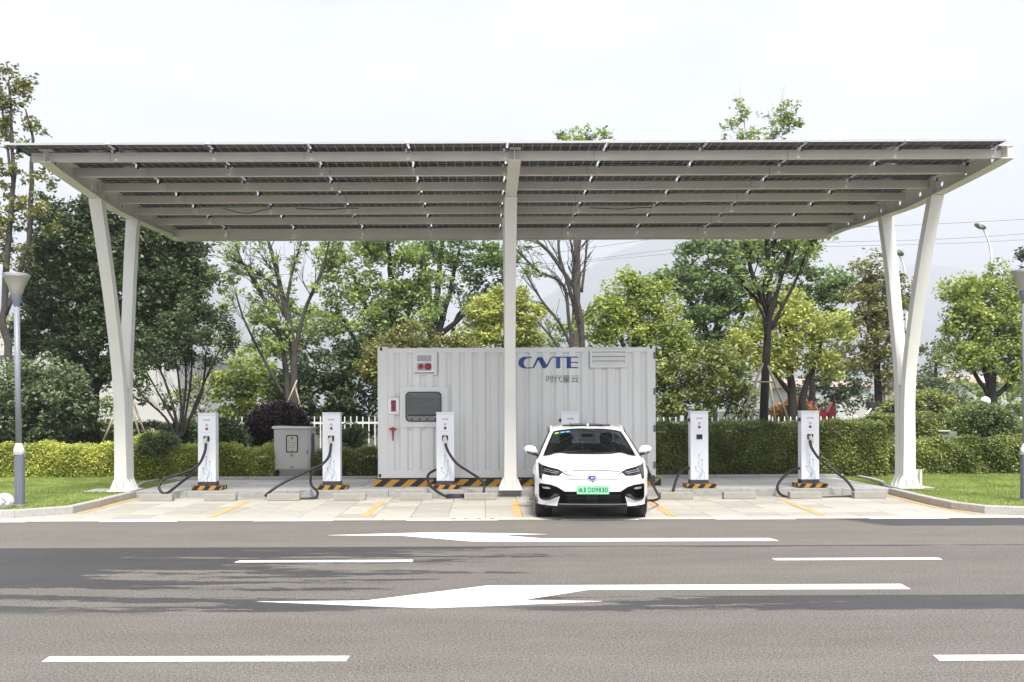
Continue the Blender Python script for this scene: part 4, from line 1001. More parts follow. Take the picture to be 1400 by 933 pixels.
# side intakes
IN = cpl([(214, 622), (232, 616), (316, 620), (372, 636), (418, 664), (452, 688), (438, 694), (402, 706), (352, 726), (300, 752), (262, 757), (228, 750), (214, 730)], .98)
i_1 = applied([[(abs(p[0]), p[1]) for p in IN]], 'side_intake', M_trim, .004)
applied([[(abs(p[0]), p[1]) for p in cpl([(236, 744), (300, 735), (352, 690), (386, 700), (340, 726), (298, 749), (262, 753), (236, 750)], .98)]], 'intake_blade', M_dark, .016, i_1)
applied([[(abs(p[0]), p[1]) for p in cpl([(226, 640), (318, 640), (326, 652), (300, 700), (270, 730), (226, 722)], .98)]], 'intake_opening', mat('intake_black', (.002, .002, .002), .9, spec=0.0), .007, i_1)
applied([[(abs(p[0]), p[1]) for p in cpl([(240, 642), (300, 640), (318, 650), (300, 658), (250, 656)], .98)]], 'fog_light', M_silver, .012, i_1)
# grille
GR = cpl([(408, 672), (918, 672), (905, 690), (890, 694), (934, 776), (950, 791), (376, 791), (392, 776), (436, 694), (421, 690)])
gr = applied([GR], 'lower_grille', M_trim, .006, mirror=False)
mesh_p = []
for r in range(6):
    for c in range(22):
        u = 452 + c * 20 + (r % 2) * 10; v = 706 + r * 11.5
        if 615 < u < 712 and v < 750: continue
        if u < 436 + (778 - v) * -.0 + (10 if v < 740 else -10): continue
        mesh_p.append(cpl([(u, v), (u + 7, v - 3), (u + 14, v), (u + 7, v + 2.5)]))
applied(mesh_p, 'grille_mesh', mat('grille_mesh_grey', (.09, .09, .1), .35, .4), .011, gr, step=.2, mirror=False)
applied([cpl([(612, 700), (714, 700), (710, 744), (616, 744)])], 'radar_sensor', M_gloss, .014, gr, mirror=False)
applied([cpl([(392, 774), (938, 774), (946, 781), (384, 781)])], 'grille_chrome_lip', M_silver, .016, gr, mirror=False)
lp = MB(); lp.grid([[(x_, Fy(x_, .235) + d, z) for x_ in np.linspace(-.53, .53, 15)] for d, z in ((-.012, .243), (-.018, .232), (.02, .218), (.15, .21))], 0); lp.build('chin_lip', M_gloss, car)
# chrome wing lines, bonnet seam, emblem
CHL = cpl([(420, 514), (480, 534), (624, 542), (624, 551), (478, 544), (422, 527)]); applied([[(abs(p[0]), p[1]) for p in CHL]], 'chrome_strip', mat('dark_chrome', (.2, .2, .21), .3, .5), .014)
CH2 = cpl([(440, 566), (500, 567), (626, 570), (626, 576), (500, 573), (440, 571)]); applied([[(abs(p[0]), p[1]) for p in CH2]], 'fascia_crease', mat('seam_shadow_grey', (.25, .25, .26), .5), .007)
applied([cpl([(430, 507), (520, 499), (663, 496.5), (806, 499), (896, 507), (896, 513), (806, 506), (663, 503.5), (520, 506), (430, 513)])], 'bonnet_seam', mat('seam_grey', (.12, .12, .125), .6), .009, mirror=False)
ex, ez = cp(662, 560); yy = Fy(ex, ez); em = MB(); em.lathe((ex, yy - .003, ez), [(.078, .01), (.078, -.006), (.066, -.012), (.064, -.009), (.001, -.009)], 28, axis='y'); emo = em.build('emblem', M_chrome, car)
em = MB(); em.lathe((ex, yy - .0125, ez), [(.060, .003), (.060, 0), (.001, 0)], 24, axis='y'); em.build('emblem_disc', M_white, emo)
GP = [(-.052, .022), (-.03, .040), (.03, .040), (.055, .026), (.042, .018), (-.012, .018), (-.026, .006), (-.012, -.010), (.02, -.010), (.026, -.001), (.002, -.001), (-.002, .008), (.055, .008), (.036, -.026), (-.02, -.028), (-.05, -.012), (-.058, .004)]
em = MB(); em.prism([(ex + a, ez + b) for a, b in GP], yy - .0165, yy - .0125, 'y'); em.prism([(ex - .02, ez - .046), (ex + .02, ez - .046), (ex, ez - .066)], yy - .0165, yy - .0125, 'y'); em.build('emblem_letter', M_blue, emo)
# number plate
px0, pz0 = cp(535, 692); px1, pz1 = cp(796, 619); pb_ = MB(); pb_.box(px0, -.028, pz0, px1, -.020, pz1, 0, .003); pb_.box(px0 + .05, -.02, pz0 + .02, px1 - .05, .03, pz1 - .02); pl_ = pb_.build('number_plate', mat('plate_green', lin('86D6A4'), .4, var=.04, vscale=6), car)
for txt, ua, ub, va, vb, bo__ in (('闽', 549, 580, 640, 677, .012), ('J', 584, 606, 636, 676, .014), ('D', 628, 652, 636, 676, .014), ('0', 656, 681, 636, 676, .014), ('9', 685, 706, 636, 676, .014), ('8', 710, 731, 636, 676, .014), ('3', 735, 756, 636, 676, .014), ('0', 760, 785, 636, 676, .014)):
    a = cp(ua, vb); b = cp(ub, va); text_mb(txt, (a[0] + b[0]) / 2, (a[1] + b[1]) / 2, b[0] - a[0], b[1] - a[1], -.0295, bo__).build('plate_character', M_black, pl_)
bl_ = MB()
for u, v in ((604, 626), (727, 626)): bl_.prism(circle_pts(*cp(u, v), .006, 8), -.032, -.028, 'y')
build_each(bl_, 'plate_screw', M_silver, pl_)
# mirrors
for sg in (-1, 1):
    m_ = MB(); rows = []
    for k, (xx, hy, hz, zc) in enumerate(((.86, .02, .02, .99), (.885, .06, .055, 1.015), (.93, .10, .075, 1.025), (1.0, .11, .078, 1.03), (1.055, .09, .06, 1.035), (1.085, .04, .028, 1.04))):
        rows.append([(sg * xx, 1.70 + hy * math.cos(a) + .02 * k, zc + hz * math.sin(a)) for a in np.linspace(0, 2 * math.pi, 14, endpoint=False)])
    m_.grid(rows, 0, True, closed=True); m_.face(rows[-1]); mo = m_.build('wing_mirror', M_paint, car)
    m_ = MB(); rows = []
    for k, (xx, hy, hz, zc) in enumerate(((.80, .03, .02, .90), (.85, .04, .025, .925), (.895, .085, .03, .955), (.97, .105, .03, .972), (1.04, .09, .022, .992))):
        rows.append([(sg * xx, 1.70 + hy * math.cos(a) + .012 * k, zc + hz * math.sin(a)) for a in np.linspace(0, 2 * math.pi, 12, endpoint=False)])
    m_.grid(rows, 0, True, closed=True); m_.face(rows[-1]); m_.face(rows[0]); m_.build('mirror_base', M_gloss, mo)
    m_ = MB(); m_.box(sg * .91, 1.825, .975, sg * 1.06, 1.83, 1.07); m_.build('mirror_glass', M_chrome, mo)
# wheels
for wi_, wy in enumerate(WHEELS):
    for sg in (-1, 1):
        t = MB(); xo = sg * .885; xi = sg * .68
        prof = [(RW - .10, 0), (RW - .03, .0), (RW - .008, .02), (RW, .05), (RW, .165), (RW - .008, .195), (RW - .03, .215), (RW - .10, .215)]
        t.lathe((xo, wy, RW), [(r, -sg * h) for r, h in prof], 36, axis='x'); tr = t.build('tyre', M_tyre, car)
        r_ = MB(); r_.lathe((xo, wy, RW), [(RW - .10, -sg * .0), (RW - .11, -sg * .02), (RW - .12, -sg * .12), (.0, -sg * .12)], 30, axis='x')
        for k in range(5):
            a = 2 * math.pi * k / 5; r_.tube([(xo - sg * .02, wy + .04 * math.cos(a), RW + .04 * math.sin(a)), (xo - sg * .012, wy + .225 * math.cos(a), RW + .225 * math.sin(a))], [.035, .022], 6)
        r_.build('rim', M_silver, tr)
        l_ = MB(); l_.lathe((sg * .86, wy, RW), [(RA + .01, 0), (RA + .01, -sg * .25), (.1, -sg * .25)], 30, axis='x'); l_.build('wheel_arch_liner', M_black, car)
ub = MB(); ub.box(-.72, .25, .19, .72, 4.5, .26); ub.build('underbody', M_black, car)
for o in [car]:
    p0 = at(809.8, 640, CARD); o.location = (p0.x, CARD - .02, 0); o.rotation_euler.z = -math.radians(4.0)

# cable plugged into the car's flank (belongs to the post behind the car)
cpost = [o for o in bpy.data.objects if o.get('label', '').startswith('white charging post half hidden')][0]
cm = MB(); cm.tube(spline([at(879, 637, 15.0), at(884, 642, 14.93), at(888, 649, 14.95), at(892, 662, 15.2), at(899.5, 676, 15.9), at(901.5, 681, 16.3), at(893, 684.5, 16.9), at(880, 684, 17.0), at(840, 684, 17.15), at(800, 683, 17.3), at(792, 668, 17.9), at(793, 640, 18.45)], 8), .024, 9); cm.build('cable', M_black, cpost)
cm = MB(); cm.tube([at(878, 636, 15.02), at(882.5, 639.5, 14.92), at(889, 652, 14.96)], [.03, .045, .03], 10); cm.box(at(886, 0, 14.95).x, 14.93, at(886, 660, 14.95).z, at(893, 0, 14.95).x, 15.02, at(886, 650, 14.95).z, 0, .01); cm.build('charging_plug', M_blackp, cpost)

# ================================================================ STREET FURNITURE
M_lampgrey = mat('lamp_post_grey', lin('80858F'), .45, var=.06, vscale=2)
M_lampdark = mat('lamp_post_dark', lin('6A707C'), .45, var=.06, vscale=2)
def cup_material():
    m = mat('frosted_lamp_cup', lin('C2BFB4'), .3, var=.05); t = m.node_tree; p = t.nodes['Principled BSDF']; p.inputs['Transmission Weight'].default_value = .35; return m
M_cup = cup_material()
def garden_lamp(px, D, ytop, ybase, dxtop, label, band='b'):
    b = at(px, ybase, D); Xc = b.x; sc = D / FPX; t = thing('street_lamp', (Xc, D, ZP), label, 'street lamp', 'grey garden lamps at the two sides')
    def zz(y): return at(px, y, D).z
    H = zz(ytop) - ZP; lean = dxtop * sc
    def ax(z): return Xc + lean * (z - ZP) / H
    lo = MB(); zb = zz(622); lo.lathe((Xc, D, ZP), [(.075, 0), (.075, zb - ZP)], 20); 
    for k in range(10): a = 2 * math.pi * k / 10; lo.box(Xc + .074 * math.cos(a) - .006, D + .074 * math.sin(a) - .006, ZP, Xc + .074 * math.cos(a) + .006, D + .074 * math.sin(a) + .006, zb)
    lo.lathe((Xc, D, ZP), [(.12, 0), (.12, .015), (.075, .02)], 16); lop = lo.build('lower_post', M_lampdark, t)
    bn = MB(); bn.lathe((ax(zb), D, zb), [(.078, 0), (.084, .004), (.084, .10), (.078, .105), (.074, .13), (.055, .17), (.052, .2)], 20); bn.build('collar', mat('lamp_band_white', lin('CFD0D2'), .5), t)
    tx = text_mb('0 8 6 8' if band == 'a' else '0 8 6 6', ax(zb) + .012, zb + .05, .07, .035, D - .086, .02); tx.build('number_print', mat('faded_print', lin('8d8f96'), .5), t)
    up = MB(); z1 = zz(ytop + 43); up.tube([(ax(zb + .12), D, zb + .12), (ax(z1), D, z1)], [.049, .046], 16); up.build('upper_post', M_lampgrey, t)
    zc = zz(ytop + 26); nk = MB(); nk.lathe((ax(z1), D, z1), [(.046, 0), (.05, .02), (.07, .09), (.088, .17), (.090, zc - z1 + .0)], 20); nk.build('neck', M_lampdark, t)
    zt = zz(ytop); cpb = MB(); h = zt - zc; cpb.lathe((ax(zc), D, zc), [(.088, .0), (.10, .02), (.135, h * .45), (.20, h * .9), (.222, h), (.21, h + .003), (.19, h * .9), (.12, h * .4), (.07, .02)], 32); cpb.build('lamp_shade', M_cup, t)
    cap = MB(); cap.lathe((ax(zt), D, zt), [(.222, .0), (.225, .012), (.18, .035), (.05, .05), (.001, .052)], 32); cap.build('lamp_cap', M_lampgrey, t)
    bu = MB(); bu.lathe((ax(zc), D, zc), [(.06, .02), (.06, h * .7), (.02, h * .85)], 14); bu.build('bulb', M_white, t)
    return t
garden_lamp(27, 15.5, 377, 691, -3.6, 'grey garden lamp with a flared cup on the left lawn', 'a')
garden_lamp(1402.5, 15.7, 372, 684, 0, 'grey garden lamp cut by the right edge of the frame, on the right lawn')

# speckled garden speaker
p = at(6, 697, 15.1); sp = thing('garden_speaker', (p.x, 15.1, ZP), 'white speckled stone-shaped garden speaker lying on the left lawn at the frame edge', 'garden speaker')
s = MB(); rows = []
for j in range(13):
    th = math.pi * j / 12; rows.append([(p.x + .155 * math.sin(th) * math.cos(a) * (1 + .05 * math.sin(3 * a)), 15.1 + .14 * math.sin(th) * math.sin(a), ZP + .10 + .145 * math.cos(th)) for a in np.linspace(0, 2 * math.pi, 20, endpoint=False)])
s.grid(rows, 0, True, closed=True); s.build('shell', mat('speckled_white', lin('DEDEDC'), .6, col2=lin('F4F4F2'), var=.65, vscale=34), sp)
s = MB()
for k in range(26):
    r = .016 + .052 * math.sqrt(k / 26); a = k * 2.4; s.prism(circle_pts(p.x + .02 + r * math.cos(a), ZP + .11 + r * math.sin(a), .0065, 6), 14.955 + r * .25, 14.975 + r * .3, 'y')
s.build('speaker_hole', M_black, sp)

# cabinet
DC = 21.45; a = at(374.5, 643, DC); b = at(424, 586, DC)
cab = thing('control_cabinet', ((a.x + b.x) / 2, DC, ZP), 'grey steel control cabinet with a small black-framed window, in front of the purple bush', 'cabinet')
c = MB(); c.box(a.x + .12, DC + .03, ZP - .04, b.x - .02, DC + .6, a.z); c.build('plinth', mat('cabinet_plinth', lin('8f8d86'), .8, var=.15, vscale=6), cab)
c = MB(); c.box(a.x, DC + .02, a.z, b.x + .0, DC + .62, b.z, 0, .006); M_cab = mat('cabinet_grey', lin('B4B2AC'), .45, var=.05, vscale=1.5); cbo = c.build('body', M_cab, cab)
c = MB(); c.box(a.x + .015, DC, a.z + .02, b.x - .05, DC + .019, b.z - .01, 0, .004); dr = c.build('door', M_cab, cab)
c = MB(); c.prism([(a.x - .03, b.z), (b.x + .03, b.z), (b.x + .03, b.z + .03), (a.x - .015, b.z + .055), (a.x - .03, b.z + .04)], DC - .06, DC + .66, 'y'); c.build('lid', mat('cabinet_lid', lin('CFCFCC'), .4), cab)
q0 = at(391, 619, DC); q1 = at(407.5, 595, DC); c = MB(); ring(rrect(q0.x, q0.z, q1.x, q1.z, .04), rrect(q0.x + .025, q0.z + .025, q1.x - .025, q1.z - .025, .03), DC - .012, DC - .001, c); c.build('window_frame', M_black, dr)
c = MB(); c.box(q0.x + .02, DC - .006, q0.z + .02, q1.x - .02, DC - .002, q1.z - .02); c.build('window_panel', mat('cabinet_window', lin('B9B6A6'), .2), dr)
c = MB(); 
for (u, v, r) in ((399.5, 599.7, .026), (395, 605.5, .012), (400, 605.5, .012), (404, 605.5, .012), (401.5, 609, .016), (397, 612, .012), (401.5, 612, .012), (399.5, 616, .016)): p = at(u, v, DC); c.prism(circle_pts(p.x, p.z, r, 8), DC - .009, DC - .006, 'y')
build_each(c, 'gauge', M_dark, dr)
c = MB(); p = at(399, 622.5, DC); c.prism([(p.x - .05, p.z - .03), (p.x + .05, p.z - .03), (p.x, p.z + .04)], DC - .003, DC - .0005, 'y'); p = at(420, 618.5, DC); c.box(p.x - .012, DC - .02, p.z - .05, p.x + .012, DC - .001, p.z + .05)
p = at(399, 639, DC); c.box(p.x - .04, DC - .003, p.z - .015, p.x + .04, DC - .0005, p.z + .015); c.build('handle', M_grey, dr)
c = MB(); c.box(b.x + .02, DC + .1, ZP, b.x + .07, DC + .15, b.z - .12); c.build('conduit', M_dark, cab)
# ================================================================ VEGETATION
LSC = .8; LMUL = 1.6
LEAVES = [0]
def unit(n):
    v = RNG.normal(size=(n, 3)); return v / np.linalg.norm(v, axis=1)[:, None]
def leaf_cloud(name, C, size, mats, parent, up=.5, elong=1.9, off=(0, 0, 0), szvar=.35):
    size *= LSC; C = C if LMUL == 1 else np.concatenate([C, C[RNG.random(len(C)) < LMUL - 1] + RNG.normal(0, size * .9, (int(0) or 1, 3)) * 0]); n = len(C); C = C + RNG.normal(0, size * .35, (n, 3)); d = unit(n); d[:, 2] = d[:, 2] * .6 - .15; d /= np.linalg.norm(d, axis=1)[:, None]           # leaf axis, slightly drooping
    nn = unit(n) + np.array([0, 0, up * 2]); s = np.cross(d, nn); s /= (np.linalg.norm(s, axis=1)[:, None] + 1e-9)
    L_ = size * RNG.uniform(1 - szvar, 1 + szvar, n)[:, None]; W = L_ / elong / 2; nrm = np.cross(s, d)
    b = C - d * L_ * .5; m = C + nrm * L_ * .07; t = C + d * L_ * .5
    V = np.stack([b, m + s * W, t, m - s * W], 1).reshape(-1, 3)
    return fast_mesh(name, V, 4, [(0, 1, 2, 3)], mats, parent, off)
def clump_pts(centers, rad, per, flat=.6):
    n = len(centers); k = RNG.poisson(per, n); idx = np.repeat(np.arange(n), k); v = unit(len(idx)); r = RNG.uniform(0.35, 1, len(idx)) ** .6
    R = (rad * RNG.uniform(.6, 1.3, n))[idx]; P = v * (r * R)[:, None]; P[:, 2] *= flat
    return centers[idx] + P
TREES = []
def tree(label, D, blobs, trunks, leaf, lm, bark, dens=5.0, crad=.34, per=46, name='tree', cat='tree', group=None, lsize=None, limb=.45, dr=.75, flat=.6, bshell=.55, zbase=None, twig=.012, elong=1.9, up=.5, stakes=None):
    s = D / FPX; z0 = ZP - .03 if zbase is None else zbase
    base = Vector((X_(trunks[0][0][0], D, trunks[0][0][1]), D, z0)) if trunks else Vector((X_(blobs[0][0], D), D, z0))
    t = thing(name, base, label, cat, group)
    cents = []; bc = []
    for bl in blobs:
        px, py, rx, ry = bl[:4]; dd = bl[4] if len(bl) > 4 else 0; dn = bl[5] if len(bl) > 5 else 1
        c = at(px, py, D + dd); rx *= s; ry *= s; ryy = dr * (rx + ry) / 2; n = max(3, int(dens * dn * (rx * ry * 3.1) / (crad * crad * 3)))
        v = unit(n); r = RNG.uniform(bshell ** 2, 1, n) ** .5; P = v * r[:, None] * np.array([rx, ryy, ry]); P[:, 0] += RNG.normal(0, .06 * rx, n); P[:, 2] += RNG.normal(0, .06 * ry, n)
        cc_ = np.array(c) + P; cents.append(cc_); bc.append((c, rx, ry))
    C = np.concatenate(cents)
    pts = clump_pts(C, crad, per, flat)
    # twigs / limbs
    tk = MB(); nodes = []
    for tr in trunks:
        pl = [Vector(at(p[0], p[1], D + (p[3] if len(p) > 3 else 0))) for p in tr]; rr = [p[2] * s / 2 for p in tr]
        if pl[0].z < z0 + .35: pl[0].z = z0 - .05
        q = spline(pl, 5); rads = np.interp(np.linspace(0, len(rr) - 1, len(q)), range(len(rr)), rr)
        q = [p + Vector((noise.noise(p * 1.7), noise.noise(p * 1.7 + Vector((9, 0, 0))), 0)) * rads[i] * .9 for i, p in enumerate(q)]
        tk.tube(q, list(rads), 8)
        for p, r_ in zip(q[len(q) // 4:], rads[len(q) // 4:]): nodes.append((p, r_))
    if nodes and limb > 0:
        k = max(4, int(len(C) * limb)); sel = RNG.choice(len(C), min(k, len(C)), replace=False); order = sorted(sel, key=lambda i: min((Vector(C[i]) - nd[0]).length for nd in nodes[::4]))
        nodes2 = list(nodes)
        for i in order[:340]:
            tgt = Vector(C[i]); best = min(nodes2, key=lambda nd: (tgt - nd[0]).length + max(0, (nd[0].z - tgt.z)) * 1.5 + .0)
            p, r_ = best; d = tgt - p; L_ = d.length
            if L_ < .05: continue
            mid = p + d * .5 + Vector((RNG.normal() * .07, RNG.normal() * .07, -.10 * 1)) * L_; r0 = min(r_ * .6, twig + .012 * L_)
            q = [p, p + (mid - p) * .5 + Vector((0, 0, -.01)), mid, mid + (tgt - mid) * .5 + Vector((0, 0, .02 * L_)), tgt]
            tk.tube(q, [r0, r0 * .8, r0 * .6, r0 * .45, twig * .4], 5, cap=False)
            nodes2.append((q[2], r0 * .6)); nodes2.append((q[3], r0 * .45))
    if tk.v: tk.build('trunk', bark, t)
    ls = lsize or leaf
    leaf_cloud('crown', pts, ls, [lm], t, off=tuple(base), elong=elong, up=up)
    TREES.append((label, len(pts))); return t
BK_d = mat('bark_dark', (.013, .011, .01), .9, var=.3, vscale=8, bump=.4, bscale=40)
BK_g = mat('bark_grey', (.05, .045, .04), .9, var=.3, vscale=8, bump=.4, bscale=40)
BK_b = mat('bark_brown', (.07, .055, .04), .9, var=.3, vscale=8, bump=.4, bscale=40)
LF_dark = leafmat('leaf_dark', lin('2E3C24'), lin('687B50'), .25)
LF_mid = leafmat('leaf_mid', lin('61783C'), lin('B4C67A'), .42)
LF_fresh = leafmat('leaf_fresh', lin('647A34'), lin('C4CF74'), .4)
LF_yel = leafmat('leaf_yellow_green', lin('75863A'), lin('D8DB80'), .4)
LF_grey = leafmat('leaf_grey_green', lin('44563A'), lin('8E9E74'), .25)
LF_olive = leafmat('leaf_olive', lin('565C2C'), lin('A1A163'), .3)
LF_feath = leafmat('leaf_feathery', lin('425A32'), lin('93AE6A'), .38)
LF_purple = leafmat('leaf_purple', lin('1B1018'), lin('4A3040'), .15)
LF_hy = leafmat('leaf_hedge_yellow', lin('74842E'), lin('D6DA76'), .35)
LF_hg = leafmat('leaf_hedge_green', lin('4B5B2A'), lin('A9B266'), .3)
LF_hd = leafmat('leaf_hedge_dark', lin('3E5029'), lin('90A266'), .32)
LF_or = leafmat('leaf_orange', lin('7A5A2A'), lin('C79A5A'), .3)

# --- left side
tree('tall thin tree with sparse tufts at the far left edge, rising above the canopy roof', 27, [(12, 112, 26, 28), (38, 130, 14, 22), (45, 178, 17, 17), (12, 150, 26, 22), (25, 205, 14, 10, 0, .3), (15, 240, 24, 26, 0, .7), (-10, 180, 25, 60), (55, 250, 22, 22), (20, 290, 38, 26), (62, 300, 24, 18), (-15, 320, 30, 40), (30, 350, 30, 20, 0, .8)],
     [[(22, 600, 13), (14, 500, 11), (5, 440, 10), (12, 330, 8), (18, 240, 6), (16, 160, 4), (12, 110, 2)], [(8, 430, 6), (38, 330, 7), (43, 250, 6), (44, 190, 4), (35, 150, 2)], [(17, 250, 4), (6, 170, 3), (0, 130, 2)]], .17, LF_olive, BK_g, dens=1.9, crad=.19, per=17, limb=.8)
tree('large dark green tree with a dense rounded crown, behind the left canopy legs', 30, [(100, 330, 62, 52), (160, 300, 60, 36), (225, 345, 58, 42), (80, 400, 58, 52), (180, 400, 90, 60), (250, 395, 48, 52), (270, 440, 30, 34, 0, .7), (60, 460, 42, 40), (130, 470, 70, 50), (210, 468, 60, 36), (150, 345, 70, 50), (95, 520, 45, 34, 1, .7), (230, 330, 40, 26)],
     [[(128, 600, 15), (128, 520, 15), (140, 440, 12), (150, 360, 8)], [(124, 575, 10), (132, 530, 9), (175, 480, 8), (215, 430, 6)], [(128, 530, 9), (90, 460, 7), (80, 400, 5)]], .19, LF_dark, BK_d, dens=8, crad=.36, per=46)
tree('grey-green bushy tree with several stems beside the left street lamp', 25.5, [(60, 540, 55, 48), (20, 560, 40, 50), (95, 560, 32, 40), (50, 510, 36, 24), (-15, 540, 40, 55), (100, 525, 22, 22), (60, 590, 40, 22, 0, .6)],
     [[(50, 640, 5), (52, 590, 5), (50, 550, 3)], [(60, 640, 5), (62, 590, 4), (70, 540, 3)], [(44, 640, 4), (40, 590, 3), (30, 550, 2)]], .16, LF_grey, BK_d, dens=4.6, crad=.28, per=46)
tree('young tree with drooping leaves propped by two stakes just right of the left canopy legs', 25, [(195, 530, 20, 20, 0, .8), (215, 545, 26, 13, 0, .7), (150, 540, 16, 26, 0, .7), (235, 555, 12, 8, 0, .6), (185, 500, 22, 20, 0, .5)],
     [[(175, 625, 9), (175, 560, 9), (176, 500, 7), (178, 460, 5)]], .17, LF_dark, BK_d, dens=1.6, crad=.22, per=22, limb=.9)
def bare_branching(label, D, stems, depth, lm, bark, leafn, leafbox, name='tree', group=None, lsize=.14, spread=.5, twigr=.35, L0=None, seed=1, blobs=None):
    """stems: polylines in photo px; every stem sprouts recursive twigs; sparse leaves at the tips"""
    R = random.Random(seed); s = D / FPX; base = Vector((X_(stems[0][0][0], D, stems[0][0][1]), D, ZP - .03)); t = thing(name, base, label, 'tree', group)
    tk = MB(); tips = []
    def grow(p, d, L_, r, k):
        q = [p]; dd = d.copy(); n = 4
        for i in range(n):
            dd = (dd + Vector((R.gauss(0, .12), R.gauss(0, .12), R.gauss(.03, .08)))).normalized(); q.append(q[-1] + dd * L_ / n)
        tk.tube(q, [r * (1 - .5 * i / n) for i in range(n + 1)], 5 if k > 0 else 4, cap=False)
        if k <= 0: tips.append(q[-1]); tips.append(q[2]); return
        for i in (1, 2, 3, 4):
            if R.random() < .75:
                nd = (dd + Vector((R.gauss(0, spread), R.gauss(0, spread), R.gauss(.15, spread * .6)))).normalized(); grow(q[i], nd, L_ * R.uniform(.5, .8), r * .55, k - 1)
    for st in stems:
        pl = [Vector(at(p[0], p[1], D + (p[3] if len(p) > 3 else 0))) for p in st]; rr = [p[2] * s / 2 for p in st]
        if pl[0].z < ZP + .4: pl[0].z = ZP - .06
        q = spline(pl, 5); rads = np.interp(np.linspace(0, len(rr) - 1, len(q)), range(len(rr)), rr); tk.tube(q, list(rads), 8)
        for i in range(len(q) // 3, len(q)):
            if R.random() < .8:
                dv = (q[min(i + 1, len(q) - 1)] - q[i - 1]).normalized(); nd = (dv + Vector((R.gauss(0, spread * 1.1), R.gauss(0, spread), R.gauss(0, .3)))).normalized()
                grow(q[i], nd, (L0 or 1.2) * R.uniform(.5, 1.1), max(.008, rads[i] * twigr), depth)
        tips.append(q[-1])
    tk.build('trunk', bark, t)
    if leafn:
        T = np.array([tuple(x) for x in tips]); a = at(leafbox[0], leafbox[3], D); b = at(leafbox[2], leafbox[1], D)
        T = T[(T[:, 0] > a.x) & (T[:, 0] < b.x) & (T[:, 2] > a.z) & (T[:, 2] < b.z)]
        if len(T) > 3:
            T = T[RNG.choice(len(T), min(len(T), leafn), replace=False)]
            for bl in (blobs or []):
                c = at(bl[0], bl[1], D); v = unit(bl[4]); T = np.concatenate([T, np.array(c) + v * np.array([bl[2] * s, bl[2] * s * .7, bl[3] * s])])
            leaf_cloud('crown', clump_pts(T, .20, 15, .7), lsize, [lm], t, off=tuple(base))
    return t
bare_branching('vase-shaped tree with many thin dark upright stems, left of the leftmost charging post', 26, [[(243, 600, 5.6), (240, 570, 4.3), (225, 520, 2.8), (205, 480, 2.5)], [(245, 600, 5.0), (248, 560, 3.7), (243, 510, 2.5), (235, 465, 1.9)], [(247, 600, 5.0), (255, 560, 3.1), (262, 505, 2.5), (262, 465, 1.9)], [(249, 600, 4.3), (268, 550, 2.8), (290, 500, 2.5), (305, 470, 1.2)],
     [(241, 598, 5.0), (225, 570, 3.1), (198, 545, 2.5), (182, 520, 1.2)], [(246, 590, 5.0), (254, 530, 3.1), (252, 470, 1.9)], [(250, 590, 4.3), (275, 540, 3.1), (282, 480, 1.9)], [(240, 580, 3.7), (215, 535, 2.5), (190, 490, 1.2)]], 2, LF_dark, BK_d, 200, (170, 400, 320, 500), lsize=.13, spread=.26, L0=.8, seed=4, twigr=.22)
tree('light green bushy tree behind the leftmost charging post', 30, [(335, 510, 34, 32), (352, 545, 38, 36), (318, 545, 28, 30), (300, 500, 14, 22, 0, .5), (375, 520, 24, 28), (330, 580, 40, 18)], [[(335, 620, 8), (335, 560, 7), (338, 520, 4)]], .18, LF_fresh, BK_d, dens=4.2, crad=.34, per=42)
tree('pale green feathery tree low between the thin-leaved tree and the container', 36, [(380, 430, 34, 26, 0, .7), (400, 470, 40, 30), (350, 440, 22, 24, 0, .6), (430, 440, 30, 30), (365, 480, 30, 24), (410, 420, 26, 18, 0, .7)], [[(392, 600, 9), (390, 500, 7), (395, 440, 4)]], .20, LF_mid, BK_b, dens=3.4, crad=.4, per=40)
bare_branching('slender half-bare tree with small drooping leaves, left of the container under the roof', 27, [[(402, 600, 12), (402, 540, 11), (400, 470, 9), (385, 400, 7), (370, 340, 5), (355, 300, 3)], [(395, 590, 9), (392, 520, 8), (380, 450, 6), (350, 390, 5), (325, 350, 3)], [(400, 500, 7), (415, 430, 5), (440, 370, 4), (450, 330, 2)],
     [(385, 400, 5), (352, 372, 4), (310, 350, 2)], [(390, 430, 5), (398, 380, 4), (412, 330, 2)], [(388, 540, 5), (365, 500, 4), (335, 440, 3), (322, 400, 2)]], 2, LF_mid, BK_g, 100, (290, 315, 462, 480), lsize=.17, spread=.45, L0=.95, seed=9)
tree('dense dark shrubby tree left of the container', 28.5, [(450, 500, 50, 36), (430, 545, 48, 40), (490, 530, 42, 50), (500, 480, 34, 26), (400, 560, 30, 30), (470, 580, 50, 26), (390, 530, 18, 24)], [[(450, 620, 12), (450, 540, 8)]], .17, LF_dark, BK_d, dens=5.6, crad=.32, per=42)
tree('brownish-green rounded tree rising behind the left half of the container', 27, [(560, 470, 44, 26), (520, 490, 30, 26), (600, 478, 34, 20), (545, 500, 50, 30), (640, 480, 24, 14)], [[(560, 620, 12), (560, 500, 10)]], .15, LF_olive, BK_d, dens=5, crad=.3, per=48)
tree('tall airy green tree behind the container, left of the middle column', 34, [(478, 350, 38, 30), (525, 340, 42, 26), (560, 370, 40, 34), (470, 395, 40, 30), (515, 400, 48, 36), (455, 440, 30, 24), (500, 450, 46, 30), (560, 430, 44, 32), (590, 400, 28, 26), (540, 460, 40, 26), (450, 350, 20, 20, 0, .7), (520, 318, 40, 14)],
     [[(540, 620, 14), (538, 480, 12), (535, 400, 8), (530, 330, 5)], [(538, 500, 9), (505, 430, 7), (480, 370, 4)], [(540, 470, 9), (565, 410, 6), (580, 350, 4)], [(530, 540, 8), (495, 480, 6), (460, 420, 4)]], .20, LF_mid, BK_d, dens=4.3, crad=.42, per=42)
